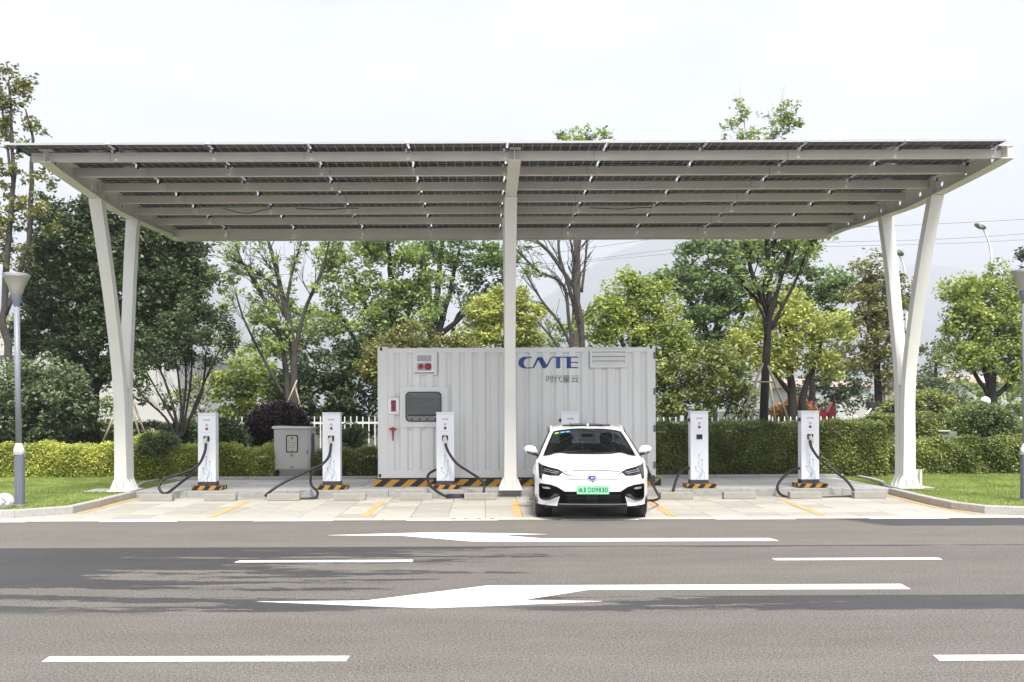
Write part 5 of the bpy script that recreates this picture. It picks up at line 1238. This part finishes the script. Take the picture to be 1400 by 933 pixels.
tree('tree with a cluster of straight dark stems and feathery foliage, left of the middle column', 37, [(600, 345, 34, 24), (640, 350, 38, 28), (670, 380, 34, 34), (620, 385, 30, 22, 0, .5), (665, 420, 32, 22), (685, 350, 26, 26), (640, 410, 26, 18, 0, .6), (610, 430, 22, 14, 0, .5), (590, 335, 24, 16)],
     [[(590, 600, 18), (590, 460, 17), (586, 400, 9), (582, 330, 6)], [(592, 470, 12), (598, 400, 8), (604, 330, 5)], [(596, 465, 11), (612, 410, 7), (628, 340, 4)], [(600, 460, 9), (640, 425, 5), (668, 390, 3)], [(620, 480, 8), (622, 440, 5), (650, 400, 3)]], .22, LF_feath, BK_d, dens=4.3, crad=.45, per=40)
tree('bright yellow-green rounded tree just left of the middle column', 31, [(660, 425, 22, 26), (690, 420, 26, 24), (722, 430, 24, 26), (650, 458, 26, 20), (690, 460, 34, 20), (730, 462, 18, 18), (705, 405, 20, 14)], [[(690, 600, 8), (690, 480, 6), (690, 440, 4)]], .16, LF_yel, BK_b, dens=6, crad=.3, per=50, flat=.75)
bare_branching('leafless grey tree standing behind the container right of the middle column', 28, [[(797, 600, 11), (796, 480, 9), (793, 430, 7.5), (785, 390, 6), (790, 350, 5), (794, 318, 4)], [(795, 460, 6), (780, 400, 5), (765, 350, 4), (764, 315, 3)], [(788, 520, 5), (778, 440, 5), (770, 390, 4), (735, 370, 4), (705, 340, 2)], [(786, 395, 6), (755, 350, 5), (735, 330, 3), (712, 315, 2)],
     [(786, 385, 3.5), (782, 340, 3), (775, 310, 2)], [(785, 520, 6), (760, 470, 4), (735, 440, 2)], [(790, 500, 5), (770, 450, 4), (740, 410, 3), (722, 380, 2)], [(795, 400, 4), (801, 350, 3), (803, 320, 2)]], 1, LF_mid, BK_g, 16, (700, 300, 740, 380), lsize=.15, spread=.42, L0=.9, seed=21)
tree('small airy pale green tree behind the container beside the leafless tree', 33, [(760, 460, 26, 18, 0, .8), (745, 440, 16, 18, 0, .6), (780, 455, 20, 20, 0, .6)], [[(765, 600, 6), (764, 470, 4)]], .17, LF_mid, BK_b, dens=2.6, crad=.3, per=30)
tree('yellow-green camphor tree directly right of the leafless tree, above the container', 31.5, [(862, 400, 34, 24), (895, 405, 28, 22), (835, 425, 30, 24), (880, 430, 40, 24), (820, 445, 22, 26), (860, 455, 44, 24), (925, 455, 20, 26), (905, 470, 36, 26), (930, 490, 20, 22), (890, 500, 30, 22)],
     [[(868, 620, 10), (868, 480, 9), (866, 430, 6)], [(868, 500, 7), (895, 440, 5), (905, 420, 3)], [(868, 500, 7), (840, 450, 5), (832, 430, 3)]], .17, LF_fresh, BK_b, dens=6, crad=.36, per=54, flat=.75)
tree('large dark green feathery tree with tiered branches, right half behind the roof', 40, [(965, 345, 34, 22), (1010, 345, 44, 26), (920, 385, 40, 16), (960, 390, 50, 26), (1010, 400, 46, 34), (1070, 350, 46, 30), (1120, 385, 44, 24), (990, 440, 56, 30), (1150, 400, 26, 24), (1100, 420, 50, 30), (960, 430, 40, 20), (980, 480, 46, 26), (1140, 440, 30, 26), (930, 365, 26, 12)],
     [[(975, 620, 16), (975, 500, 14), (985, 430, 10), (1000, 360, 6)], [(980, 500, 9), (955, 430, 7), (920, 390, 4)], [(985, 490, 9), (1020, 420, 6), (1060, 370, 4)], [(1110, 600, 10), (1110, 480, 8), (1105, 400, 5)]], .24, LF_feath, BK_d, dens=5, crad=.5, per=48, flat=.35)
tree('broad shrubby green tree beyond the white fence, right of the container', 29, [(930, 520, 36, 34), (965, 510, 36, 36), (1000, 530, 34, 34), (945, 555, 50, 24), (915, 545, 26, 30), (1010, 550, 26, 22), (985, 495, 24, 20)], [[(950, 620, 7), (952, 560, 6), (960, 520, 3)], [(980, 620, 5), (990, 570, 4), (1010, 540, 2)]], .16, LF_hg, BK_b, dens=4.2, crad=.3, per=46)
tree('bright yellow-green camphor tree right of the staked tree', 30.5, [(1075, 425, 30, 24), (1110, 440, 34, 28), (1140, 450, 22, 24), (1060, 460, 34, 28), (1020, 460, 26, 22), (1100, 480, 44, 26), (1010, 490, 26, 20), (1060, 500, 34, 22), (1130, 500, 28, 20), (1050, 425, 20, 18)],
     [[(1082, 620, 13), (1082, 540, 12), (1078, 480, 8), (1075, 440, 5)], [(1100, 620, 11), (1098, 550, 10), (1115, 500, 6), (1125, 460, 3)], [(1082, 540, 7), (1050, 500, 5), (1030, 470, 3)]], .17, LF_yel, BK_d, dens=5.2, crad=.38, per=54, flat=.75)
bare_branching('dark-trunked staked tree in front of the fence between the two right-hand charging posts', 24, [[(1044, 640, 13), (1044, 580, 12), (1047, 500, 11), (1051, 430, 9), (1050, 370, 7), (1046, 310, 5), (1030, 230, 3), (1020, 188, 1)], [(1030, 230, 2), (1050, 200, 1.5), (1062, 184, 1)], [(1050, 430, 7), (1030, 380, 6), (1020, 340, 4), (1010, 300, 3)], [(1051, 440, 7), (1065, 390, 6), (1080, 340, 5), (1095, 300, 3)],
     [(1050, 400, 5), (1058, 350, 5), (1062, 310, 3)], [(1053, 450, 6), (1085, 390, 4), (1105, 340, 3), (1118, 315, 2)], [(1048, 420, 5), (1025, 400, 4), (1005, 370, 3)]], 2, LF_mid, BK_d, 130, (975, 140, 1130, 400), lsize=.15, spread=.38, L0=.85, seed=33, blobs=[(1003, 168, 13, 8, 2), (1020, 186, 20, 5, 2), (1052, 184, 18, 4, 3), (1028, 160, 14, 4, 1), (1110, 330, 24, 18, 14), (1025, 330, 26, 20, 14)])
tree('olive-yellow slender tree seen just left of and between the right canopy legs', 34, [(1188, 365, 20, 20), (1200, 395, 32, 22), (1175, 410, 26, 24), (1215, 430, 36, 26), (1180, 450, 30, 26), (1225, 400, 22, 26), (1200, 480, 34, 26), (1235, 460, 16, 30), (1170, 490, 26, 20), (1210, 520, 26, 20)],
     [[(1200, 620, 12), (1200, 500, 9), (1195, 430, 7), (1188, 370, 4)], [(1200, 500, 6), (1220, 450, 4)], [(1198, 470, 6), (1175, 420, 3)]], .17, LF_olive, BK_d, dens=4.6, crad=.34, per=40)
tree('rounded green tree with forked dark trunk at the right, beside the right street lamp', 33, [(1325, 395, 34, 24), (1365, 390, 30, 24), (1345, 420, 46, 26), (1310, 425, 26, 26), (1385, 425, 24, 34), (1320, 460, 36, 26), (1365, 460, 40, 28), (1310, 490, 24, 18), (1350, 490, 40, 22), (1395, 475, 26, 30), (1380, 510, 34, 18)],
     [[(1357, 620, 15), (1357, 545, 14), (1345, 490, 9), (1330, 430, 6)], [(1357, 550, 9), (1360, 480, 7), (1365, 420, 4)], [(1357, 545, 8), (1385, 520, 6), (1400, 500, 4)], [(1357, 550, 7), (1325, 500, 5), (1310, 470, 3)]], .18, LF_fresh, BK_d, dens=5.5, crad=.38, per=50, flat=.75)
tree('pale willow-like small tree beyond the fence right of the right canopy legs', 45, [(1278, 480, 20, 18, 0, .7), (1285, 510, 26, 26), (1265, 530, 24, 24), (1300, 535, 24, 20), (1250, 520, 14, 26, 0, .7)], [[(1280, 600, 7), (1280, 520, 5), (1279, 480, 3)]], .22, LF_grey, BK_b, dens=2.6, crad=.4, per=38)
tree('leafy treetop just entering the frame at the upper right edge', 38, [(1398, 348, 12, 9), (1415, 350, 18, 18), (1430, 400, 40, 40)], [[(1440, 620, 12), (1440, 450, 9), (1425, 370, 4)]], .2, LF_dark, BK_b, dens=3.5, crad=.34, per=40)
tree('sparse leafy treetop sticking up above the roof right of the middle column', 44, [(775, 186, 18, 10, 0, 1.2), (800, 183, 14, 9), (825, 185, 12, 7), (782, 195, 24, 8), (765, 230, 26, 30, 0, .5), (810, 240, 20, 30, 0, .4)], [[(790, 600, 12), (788, 400, 10), (790, 260, 6), (785, 190, 2)], [(789, 260, 4), (815, 200, 2), (828, 184, 1)]], .26, LF_mid, BK_b, dens=1.5, crad=.3, per=22, limb=.9)
tree('distant dark palm-like planting beyond the fence, left of the triangular road sign', 48, [(1145, 520, 26, 22), (1110, 530, 24, 18), (1170, 545, 26, 18), (1130, 555, 36, 16), (1175, 510, 20, 18, 0, .7)], [[(1140, 600, 8), (1140, 540, 5)]], .26, LF_dark, BK_d, dens=3.2, crad=.42, per=36)
tree('low dark green tree closing the view behind the fence at the far left', 40, [(10, 470, 30, 60, 0, .5), (110, 560, 60, 26), (290, 440, 20, 40, 4, .0), (275, 545, 30, 36), (320, 470, 18, 26, 0, .5)], [[(275, 600, 8), (276, 560, 5)]], .22, LF_hg, BK_d, dens=2.6, crad=.42, per=36)

tree('low loose trees closing the gap beyond the fence at the far right', 52, [(1290, 555, 40, 16), (1340, 548, 34, 16), (1395, 550, 34, 22), (1230, 552, 30, 16), (1310, 530, 26, 12, 0, .5), (1400, 525, 26, 16, 0, .6)], [[(1340, 600, 6), (1340, 555, 4)]], .26, LF_mid, BK_d, dens=3.4, crad=.42, per=34)
# --- bushes
def bush(label, D, blobs, lm, leaf=.075, name='bush', dens=13, crad=.13, per=46, core=True, z0=None):
    s = D / FPX; c0 = at(blobs[0][0], blobs[0][1], D); base = Vector((c0.x, D, ZP - .02)); t = thing(name, base, label, 'bush'); cents = []; k = MB()
    for bl in blobs:
        px, py, rx, ry = bl[:4]; c = at(px, py, D); rx *= s; ry *= s; dp = (rx + ry) / 2 * .9; n = int(dens * (rx * ry + rx * dp) / (crad * crad * 3)); v = unit(n); v[:, 1] -= .2; r = RNG.uniform(.88, 1.02, n)[:, None]
        P = v * r * np.array([rx, dp, ry]); P = P[P[:, 2] > -(c.z - ZP) - .05]; cents.append(np.array(c) + P)
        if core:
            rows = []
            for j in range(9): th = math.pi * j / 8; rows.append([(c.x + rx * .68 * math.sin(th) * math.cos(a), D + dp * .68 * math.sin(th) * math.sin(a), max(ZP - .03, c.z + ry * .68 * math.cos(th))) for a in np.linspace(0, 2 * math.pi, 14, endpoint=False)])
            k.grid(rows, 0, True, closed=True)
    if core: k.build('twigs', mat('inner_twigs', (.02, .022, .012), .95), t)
    leaf_cloud('foliage', clump_pts(np.concatenate(cents), crad, per * .5, .8), leaf, [lm], t, off=tuple(base), elong=1.7)
    return t
bush('dark purple rounded bush behind the grey cabinet', 24.5, [(383, 585, 42, 34), (365, 590, 26, 28), (402, 592, 24, 26)], LF_purple, .085)
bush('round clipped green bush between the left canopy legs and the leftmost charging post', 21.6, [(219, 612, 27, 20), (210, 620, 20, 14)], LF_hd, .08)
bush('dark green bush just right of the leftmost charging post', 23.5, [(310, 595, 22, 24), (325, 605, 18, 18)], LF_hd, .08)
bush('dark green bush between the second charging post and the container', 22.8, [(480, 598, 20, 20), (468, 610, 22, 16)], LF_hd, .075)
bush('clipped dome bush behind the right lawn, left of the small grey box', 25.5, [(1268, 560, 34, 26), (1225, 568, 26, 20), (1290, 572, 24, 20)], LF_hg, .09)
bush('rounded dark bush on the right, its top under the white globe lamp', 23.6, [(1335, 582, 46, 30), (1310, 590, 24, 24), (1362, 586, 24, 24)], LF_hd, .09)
bush('orange-brown rounded bush beyond the fence behind the rightmost charging post', 33, [(1083, 568, 30, 18), (1065, 572, 18, 14)], LF_or, .12)

# --- hedges: leafy shell over a dark core
def hedge(label, X0, X1, D0, D1, zt, lm, leaf=.06, n=18000, name='hedge', wav=.06, zf=None, group=None):
    base = Vector(((X0 + X1) / 2, D0, ZP - .02)); t = thing(name, base, label, 'hedge', group); zb = ZP - .02
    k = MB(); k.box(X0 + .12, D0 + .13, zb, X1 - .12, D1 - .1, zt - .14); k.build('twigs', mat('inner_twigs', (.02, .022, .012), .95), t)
    A_f = (X1 - X0) * (zt - zb); A_t = (X1 - X0) * (D1 - D0); A_s = (D1 - D0) * (zt - zb); tot = A_f + A_t + 2 * A_s; nf, ntp, ns = int(n * A_f / tot), int(n * A_t / tot), int(n * A_s / tot)
    P = [np.stack([RNG.uniform(X0, X1, nf), np.full(nf, D0), RNG.uniform(zb, zt, nf)], 1), np.stack([RNG.uniform(X0, X1, ntp), RNG.uniform(D0, D1, ntp), np.full(ntp, zt)], 1)]
    for xe in (X0, X1): P.append(np.stack([np.full(ns, xe), RNG.uniform(D0, D1, ns), RNG.uniform(zb, zt, ns)], 1))
    P = np.concatenate(P); f1 = np.sin(P[:, 0] * 3.1 + 1) * np.sin(P[:, 0] * 1.3 + P[:, 1] * 2.2) + .7 * np.sin(P[:, 0] * 7.7 + P[:, 2] * 5) ; P[:, 1] += wav * .6 * f1 + RNG.normal(0, .035, len(P)); hgt = (P[:, 2] - zb) / (zt - zb)
    P[:, 2] += hgt * (wav * f1 * .8 + RNG.normal(0, .035, len(P)) + .05 * np.abs(RNG.normal(0, .6, len(P)))); e = np.clip((hgt - .75) / .25, 0, 1); P[:, 1] += np.where(P[:, 1] < D0 + .3, e * .09, 0)
    leaf_cloud('foliage', P, leaf, [lm], t, off=tuple(base), elong=1.7, up=.7); return t
def hx(px, D): return X_(px, D, 640)
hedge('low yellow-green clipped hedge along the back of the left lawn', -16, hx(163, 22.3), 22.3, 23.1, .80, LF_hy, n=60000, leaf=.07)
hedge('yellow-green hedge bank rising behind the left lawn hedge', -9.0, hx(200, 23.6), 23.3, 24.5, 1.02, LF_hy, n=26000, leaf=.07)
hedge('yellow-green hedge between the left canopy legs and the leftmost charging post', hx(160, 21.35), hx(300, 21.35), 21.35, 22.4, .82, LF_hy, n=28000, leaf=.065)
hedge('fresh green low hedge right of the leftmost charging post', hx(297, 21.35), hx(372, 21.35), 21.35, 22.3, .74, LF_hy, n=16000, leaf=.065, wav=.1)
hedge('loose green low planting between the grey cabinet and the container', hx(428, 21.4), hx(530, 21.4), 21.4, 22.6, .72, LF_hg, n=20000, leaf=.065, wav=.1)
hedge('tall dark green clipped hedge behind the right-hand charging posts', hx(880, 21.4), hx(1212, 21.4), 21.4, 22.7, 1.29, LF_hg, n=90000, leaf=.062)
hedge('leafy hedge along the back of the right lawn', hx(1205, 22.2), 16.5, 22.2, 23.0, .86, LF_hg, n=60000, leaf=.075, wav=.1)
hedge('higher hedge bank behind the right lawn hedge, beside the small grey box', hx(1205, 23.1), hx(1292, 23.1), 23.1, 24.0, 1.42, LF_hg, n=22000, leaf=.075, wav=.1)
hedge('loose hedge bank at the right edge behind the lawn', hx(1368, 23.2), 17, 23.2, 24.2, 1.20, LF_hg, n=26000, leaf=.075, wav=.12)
hedge('dark low clipped hedge in the shade behind the left canopy legs', hx(-60, 26.2), hx(300, 26.2), 26.2, 27.0, 1.28, LF_dark, n=40000, leaf=.08)
gc = []
n = 26000; gx = RNG.uniform(-18, 18, n); gy = RNG.uniform(23, 30, n); gz = ZP + RNG.uniform(0, .22, n)
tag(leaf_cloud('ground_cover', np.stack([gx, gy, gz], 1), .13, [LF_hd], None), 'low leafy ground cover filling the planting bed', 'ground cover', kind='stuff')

# --- stakes
M_wood = mat('stake_wood', lin('9C917C'), .85, var=.2, vscale=9)
def stake(a, b, D, label, r=.03): mb = MB(); p = at(*a, D); q = at(*b, D + .25); p.z = ZP - .04 if p.z < ZP + .5 else p.z; mb.tube([p, q], r, 7); o = mb.build('tree_stake', M_wood); tag(o, label, 'stake', 'wooden props holding the young trees')
stake((140, 606), (167, 545), 24.2, 'wooden prop leaning in from the left behind the left canopy legs')
stake((193, 603), (172, 528), 24.0, 'thick wooden prop just right of the left canopy legs')
stake((198, 592), (176, 535), 24.9, 'thin wooden prop behind the thick one, right of the left canopy legs')
stake((390, 558), (406, 520), 25.5, 'pale prop leaning right at the slender half-bare tree, above the purple bush', .022)
stake((412, 560), (403, 527), 25.6, 'pale prop leaning left at the slender half-bare tree, above the purple bush', .022)
stake((1008, 588), (1043, 497), 23.2, 'pale wooden prop on the left of the dark-trunked staked tree')
stake((1024, 585), (1044, 505), 23.8, 'dark thin prop between the left prop and the dark trunk', .02)
stake((1062, 590), (1048, 490), 24.6, 'near-upright wooden prop right of the dark trunk')
stake((1080, 580), (1050, 500), 23.3, 'wooden prop leaning in from the right of the dark-trunked staked tree')
mb = MB(); p = at(1028, 522, 23.4); q = at(1062, 523, 23.5); mb.tube([p, q], .02, 6); tag(mb.build('tree_stake', M_wood), 'horizontal wooden cross bar tied at the dark-trunked staked tree', 'stake', 'wooden props holding the young trees')

# ================================================================ FENCE
M_fence = mat('fence_white', lin('D8DAD8'), .5, var=.04)
DFN = 27.2
def fence(pxa, pxb, label, posts):
    a = at(pxa, 570, DFN); b = at(pxb, 570, DFN); t = thing('picket_fence', ((a.x + b.x) / 2, DFN, ZP), label, 'fence'); zt = Z_(569.5, DFN, (pxa + pxb) / 2); pit = 8.25 * DFN / FPX
    r = MB(); r.box(a.x, DFN - .02, zt - .23, b.x, DFN + .02, zt - .17); r.build('rail', M_fence, t); r = MB(); r.box(a.x, DFN - .02, ZP + .2, b.x, DFN + .02, ZP + .26); r.build('rail', M_fence, t)
    pm = MB(); hh = zt - ZP - .06
    for z, q in ((0, .013), (hh - .05, .013)): pass
    pm.grid([[(-.016, -.016, 0), (.016, -.016, 0), (.016, .016, 0), (-.016, .016, 0)], [(-.016, -.016, hh - .04), (.016, -.016, hh - .04), (.016, .016, hh - .04), (-.016, .016, hh - .04)], [(-.001, -.001, hh), (.001, -.001, hh), (.001, .001, hh), (-.001, .001, hh)]], 0, False, closed=True)
    me = pm.mesh('picket'); me.materials.append(M_fence); x = a.x + .05; k = 0
    while x < b.x:
        o = bpy.data.objects.new('picket', me); COL.objects.link(o); o.parent = t; o.location = (x - (a.x + b.x) / 2, -.037, .06 + random.uniform(-.006, .006)); x += pit
    for px in posts:
        p = at(px, 570, DFN); m = MB(); m.box(p.x - .05, DFN - .06, ZP, p.x + .05, DFN + .04, zt + .03, 0, .008); m.build('post', M_fence, t)
fence(296, 530, 'white picket fence behind the shrubs left of the container', [300])
fence(880, 1206, 'long white picket fence above the tall hedge right of the container', [932, 1050, 1168])
fence(1384, 1470, 'short white fence piece beside the right street lamp', [1440])

# ================================================================ BEYOND THE FENCE
M_wall = mat('render_white', lin('B4B4AF'), .8, var=.05, vscale=.4)
M_roof = mat('roof_tile_red', lin('B79A92'), .7, var=.15, vscale=2)
M_win = mat('dark_window', lin('7d8790'), .15)
def building(label, px0, px1, ytop, D, depth, wins, roof=None, hz=None):
    a = at(px0, ytop, D); b = at(px1, ytop, D); zt = Z_(ytop, D, (px0 + px1) / 2); t = thing('building', ((a.x + b.x) / 2, D, 0), label, 'building')
    m = MB(); m.box(a.x, D, -.1, b.x, D + depth, zt); m.build('wall', M_wall, t)
    if roof:
        h = roof * D / FPX; m = MB(); xo = .6; m.prism([(D - .5, zt), (D + depth + .5, zt), (D + depth / 2, zt + h)], a.x - xo, b.x + xo, 'x'); m.build('roof', M_roof, t)
    else: m = MB(); m.box(a.x - .15, D - .15, zt, b.x + .15, D + depth + .15, zt + .25); m.build('roof', M_wall, t)
    for (u0, v0, u1, v1) in wins:
        p = at(u0, v1, D); q = at(u1, v0, D); m = MB(); m.box(p.x, D - .03, p.z, q.x, D - .004, q.z); f = m.build('window', M_wall, t); m = MB(); m.box(p.x + .06, D - .04, p.z + .06, q.x - .06, D - .032, q.z - .06); m.build('pane', M_win, f)
    return t
building('plain white building seen through the trees behind the left canopy legs', -60, 243, 486, 52, 12, [(100, 520, 118, 545)])
building('pale building wall at the far left edge behind the tall thin tree', -160, 24, 438, 58, 12, [(-40, 470, -20, 500)])
building('low white house with red tiled roof above the rightmost charging post', 1092, 1190, 529, 95, 10, [(1105 + 17 * k, 538, 1112 + 17 * k, 548) for k in range(5)], roof=13)
building('white house with red tiled roof seen through the trees right of the right canopy legs', 1262, 1420, 524, 90, 10, [(1275 + 20 * k, 533, 1284 + 20 * k, 543) for k in range(7)], roof=14)
# red sculpture
p = at(1118, 575, 36); rs = thing('red_sculpture', (p.x, 36, ZP), 'bright red petal-shaped sculpture beyond the fence behind the rightmost charging post', 'sculpture')
for cx, w_, yt, sgn in ((1107, 5.5, 548, 1), (1124, 7, 558, -1), (1134, 6, 550, 1)):
    m = MB(); P = [at(cx - w_, 592, 36), at(cx + w_, 592, 36), at(cx + w_, 566, 36), at(cx + sgn * w_ * .4, yt, 36), at(cx - w_ * .9, 566, 36)]; m.prism([(q.x, q.z) for q in P], 35.8, 36.1, 'y'); m.build('petal', mat('sculpture_red', (.35, .015, .015), .4), rs)
# triangular sign seen from the back
p = at(1211, 560, 34); sg_ = thing('road_sign', (p.x, 34, ZP), 'pale triangular road sign seen from behind, just left of the right canopy legs', 'road sign')
m = MB(); P = [at(1197.5, 546, 34), at(1222, 546, 34), at(1210.5, 523.5, 34)]; m.prism([(q.x, q.z) for q in P], 34, 34.02, 'y'); m.build('sign_plate', mat('sign_back', lin('B5AFA4'), .6), sg_)
m = MB(); q = at(1210.5, 527, 34); m.tube([(q.x, 33.95, ZP), (q.x, 33.95, q.z)], .045, 10); m.build('pole', mat('sign_pole', lin('CFC8BA'), .6), sg_)
m = MB(); q = at(1210.5, 538, 34); m.box(q.x - .2, 33.97, q.z - .03, q.x + .2, 33.995, q.z + .03); m.build('bracket', M_grey, sg_)
# signal box and barrier arm
p = at(1194, 562, 31); tl = thing('barrier_gate', (p.x, 31, ZP), 'black signal box with a pale barrier arm in front of the triangular sign', 'barrier')
m = MB(); q0 = at(1189.5, 562, 31); q1 = at(1199, 549, 31); m.box(q0.x, 31, q0.z, q1.x, 31.25, q1.z, 0, .02); m.build('signal_box', M_blackp, tl)
m = MB(); m.tube([(p.x + .03, 31.3, ZP), (p.x + .03, 31.3, q1.z)], .04, 8); m.build('pole', M_grey, tl)
m = MB(); a = at(1176, 577, 31); b = at(1191, 559, 31); m.tube([a, b], .03, 6); m.build('barrier_arm', M_fence, tl)
# bin
q0 = at(1284.5, 612, 23.0); q1 = at(1299, 590.5, 23.0); bn = thing('utility_box', ((q0.x + q1.x) / 2, 23, ZP), 'small grey box with a light lid sunk in the hedge of the right lawn', 'utility box')
m = MB(); m.box(q0.x, 23.04, ZP, q1.x + .2, 23.4, q1.z, 0, .01); m.build('body', mat('utility_grey', lin('71776C'), .6, var=.1), bn); m = MB(); m.box(q0.x - .03, 22.98, q1.z, q1.x, 23.44, q1.z + .035, 0, .008); m.build('lid', M_cab, bn)
# globe lamps
def globe(px, py, r, D, label):
    p = at(px, py, D); R_ = r * D / FPX; t = thing('globe_lamp', (p.x, D, ZP), label, 'garden lamp', 'white globe lamps'); m = MB(); m.lathe((p.x, D, p.z), [(max(.001, R_ * math.sin(a)), -R_ * math.cos(a)) for a in np.linspace(0, math.pi, 15)], 20); m.build('globe', mat('opal_globe', lin('E9E4DC'), .3), t)
    m = MB(); m.tube([(p.x, D, ZP - .03), (p.x, D, p.z - R_ * .9)], .035, 10); m.build('pole', M_lampgrey, t)
globe(1347, 549, 6.6, 25.0, 'white globe lamp above the rounded dark bush on the right')
globe(277, 557.5, 3.9, 22.9, 'small white globe lamp peeping over the leftmost charging post')
# tall road lamps
def road_lamp(head, pts, D, label, hr=(8, 7)):
    t = thing('road_lamp', (at(pts[-1][0], 600, D).x, D, 0), label, 'street lamp', 'tall road lamps beyond the trees'); m = MB(); q = [at(x, y, D) for x, y in pts]; q.append(Vector((q[-1].x, D, -.1))); sp_ = spline(q[:-1], 6) + [q[-1]]; m.tube(sp_, list(np.linspace(1.0, 2.0, len(sp_)) * D / FPX), 8); m.build('pole', mat('road_lamp_pole', lin('D5D7DA'), .5), t)
    c = at(*head, D); s = D / FPX; m = MB(); rows = []
    for j in range(9): th = math.pi * j / 8; rows.append([(c.x + hr[0] * s * math.sin(th) * math.cos(a) * .9 - .25 * hr[0] * s * math.cos(th), D + hr[0] * s * math.sin(th) * math.sin(a), c.z + hr[1] * s * .55 * math.cos(th) - .35 * hr[1] * s * math.sin(th) * math.cos(a)) for a in np.linspace(0, 2 * math.pi, 14, endpoint=False)])
    m.grid(rows, 0, True, closed=True); m.build('lamp_head', mat('road_lamp_head', lin('8B908E'), .4), t)
    m = MB(); m.lathe((c.x - .1 * hr[0] * s, D - hr[0] * s * .75, c.z), [(hr[0] * s * .5, 0), (hr[0] * s * .4, -.05), (.001, -.06)], 12, axis='y'); m.build('lens', mat('road_lamp_lens', lin('A9ADAA'), .2), t)
road_lamp((1340, 309.5), [(1344, 313), (1350, 326), (1354, 340), (1355.5, 360), (1356, 400)], 58, 'tall road lamp with a drooping grey head at the upper right')
road_lamp((1227, 344), [(1230, 350), (1235, 362), (1238, 380), (1239, 410), (1239, 470)], 46, 'tall road lamp partly hidden between the right canopy legs', (9, 10))
# power lines
for k, (pts, D) in enumerate((([(640, 362), (790, 341.5), (940, 321.5), (1080, 313), (1220, 309), (1400, 300), (1560, 288)], 90), ([(560, 390), (700, 366), (800, 356), (935, 339.5), (1060, 333), (1170, 330.5), (1290, 327), (1400, 320), (1560, 308)], 92), ([(560, 394), (705, 369), (935, 345.5), (1060, 339), (1170, 336.5), (1290, 333.5), (1400, 328), (1560, 317)], 94), ([(200, 352), (290, 352), (330, 355), (400, 352)], 90), ([(200, 372), (290, 373), (330, 378), (400, 375)], 92))):
    m = MB(); m.tube(spline([at(x, y, D) for x, y in pts], 5), .022, 5); tag(m.build('power_line', mat('cable_grey', (.16, .17, .18), .6)), ['uppermost overhead power line crossing the sky on the right', 'middle overhead power line crossing the sky on the right', 'lowest overhead power line crossing the sky on the right', 'upper power line seen between the left trees', 'lower power line seen between the left trees'][k], 'power line', 'overhead power lines')

# ================================================================ MOUNTAINS
M_mt = mat('mountain_forest', (.045, .06, .045), .95, var=.3, vscale=.01)
def ridge(D, pts, name, seed):
    q = [at(x, y, D) for x, y in pts]; xs = [p.x for p in q]; zs = [p.z for p in q]; X = np.linspace(xs[0], xs[-1], 160); Zc = np.interp(X, xs, zs); rows = []
    for j in range(13):
        f = j / 12; r = []
        for i, x in enumerate(X):
            h = Zc[i] * math.sin(f * math.pi / 2); nn = noise.noise(Vector((x * .004, f * 3, seed))) * 60 * (1 - f) * f * 2 + noise.noise(Vector((x * .02, f * 9, seed))) * 8 * (f if f < 1 else .6)
            r.append((x, D - (1 - f) * 500, h + nn - (5 if f == 0 else 0)))
        rows.append(r)
    rows.append([(x, D + 500, -20) for x in X])
    m = MB(); m.grid(rows, 0); struct(m, name, M_mt)
ridge(3500, [(-900, 520), (-400, 470), (0, 400), (150, 370), (300, 385), (420, 430), (600, 470), (740, 410), (790, 378), (830, 350), (880, 330), (935, 321), (990, 326), (1060, 350), (1130, 390), (1230, 430), (1400, 470), (1800, 520)], 'mountain', 1)
ridge(4300, [(-600, 540), (600, 480), (900, 430), (1100, 390), (1200, 368), (1245, 362), (1300, 364), (1380, 385), (1600, 430), (2200, 540)], 'mountain', 5)

# ================================================================ HAZE
if HAZE:
    hz = MB(); hz.box(-3600, -60.5, -2.2, 3600, 5600, 900.0); m = bpy.data.materials.new('haze_air'); m.use_nodes = True; t = m.node_tree; t.nodes.clear(); o = t.nodes.new('ShaderNodeOutputMaterial'); v = t.nodes.new('ShaderNodeVolumePrincipled')
    v.inputs['Color'].default_value = (.94, .955, 1, 1); v.inputs['Density'].default_value = HAZE; v.inputs['Anisotropy'].default_value = .4; t.links.new(v.outputs[0], o.inputs['Volume']); ho = tag(hz.build('haze', m), 'thin pale summer haze in front of the mountains', 'haze', kind='stuff')
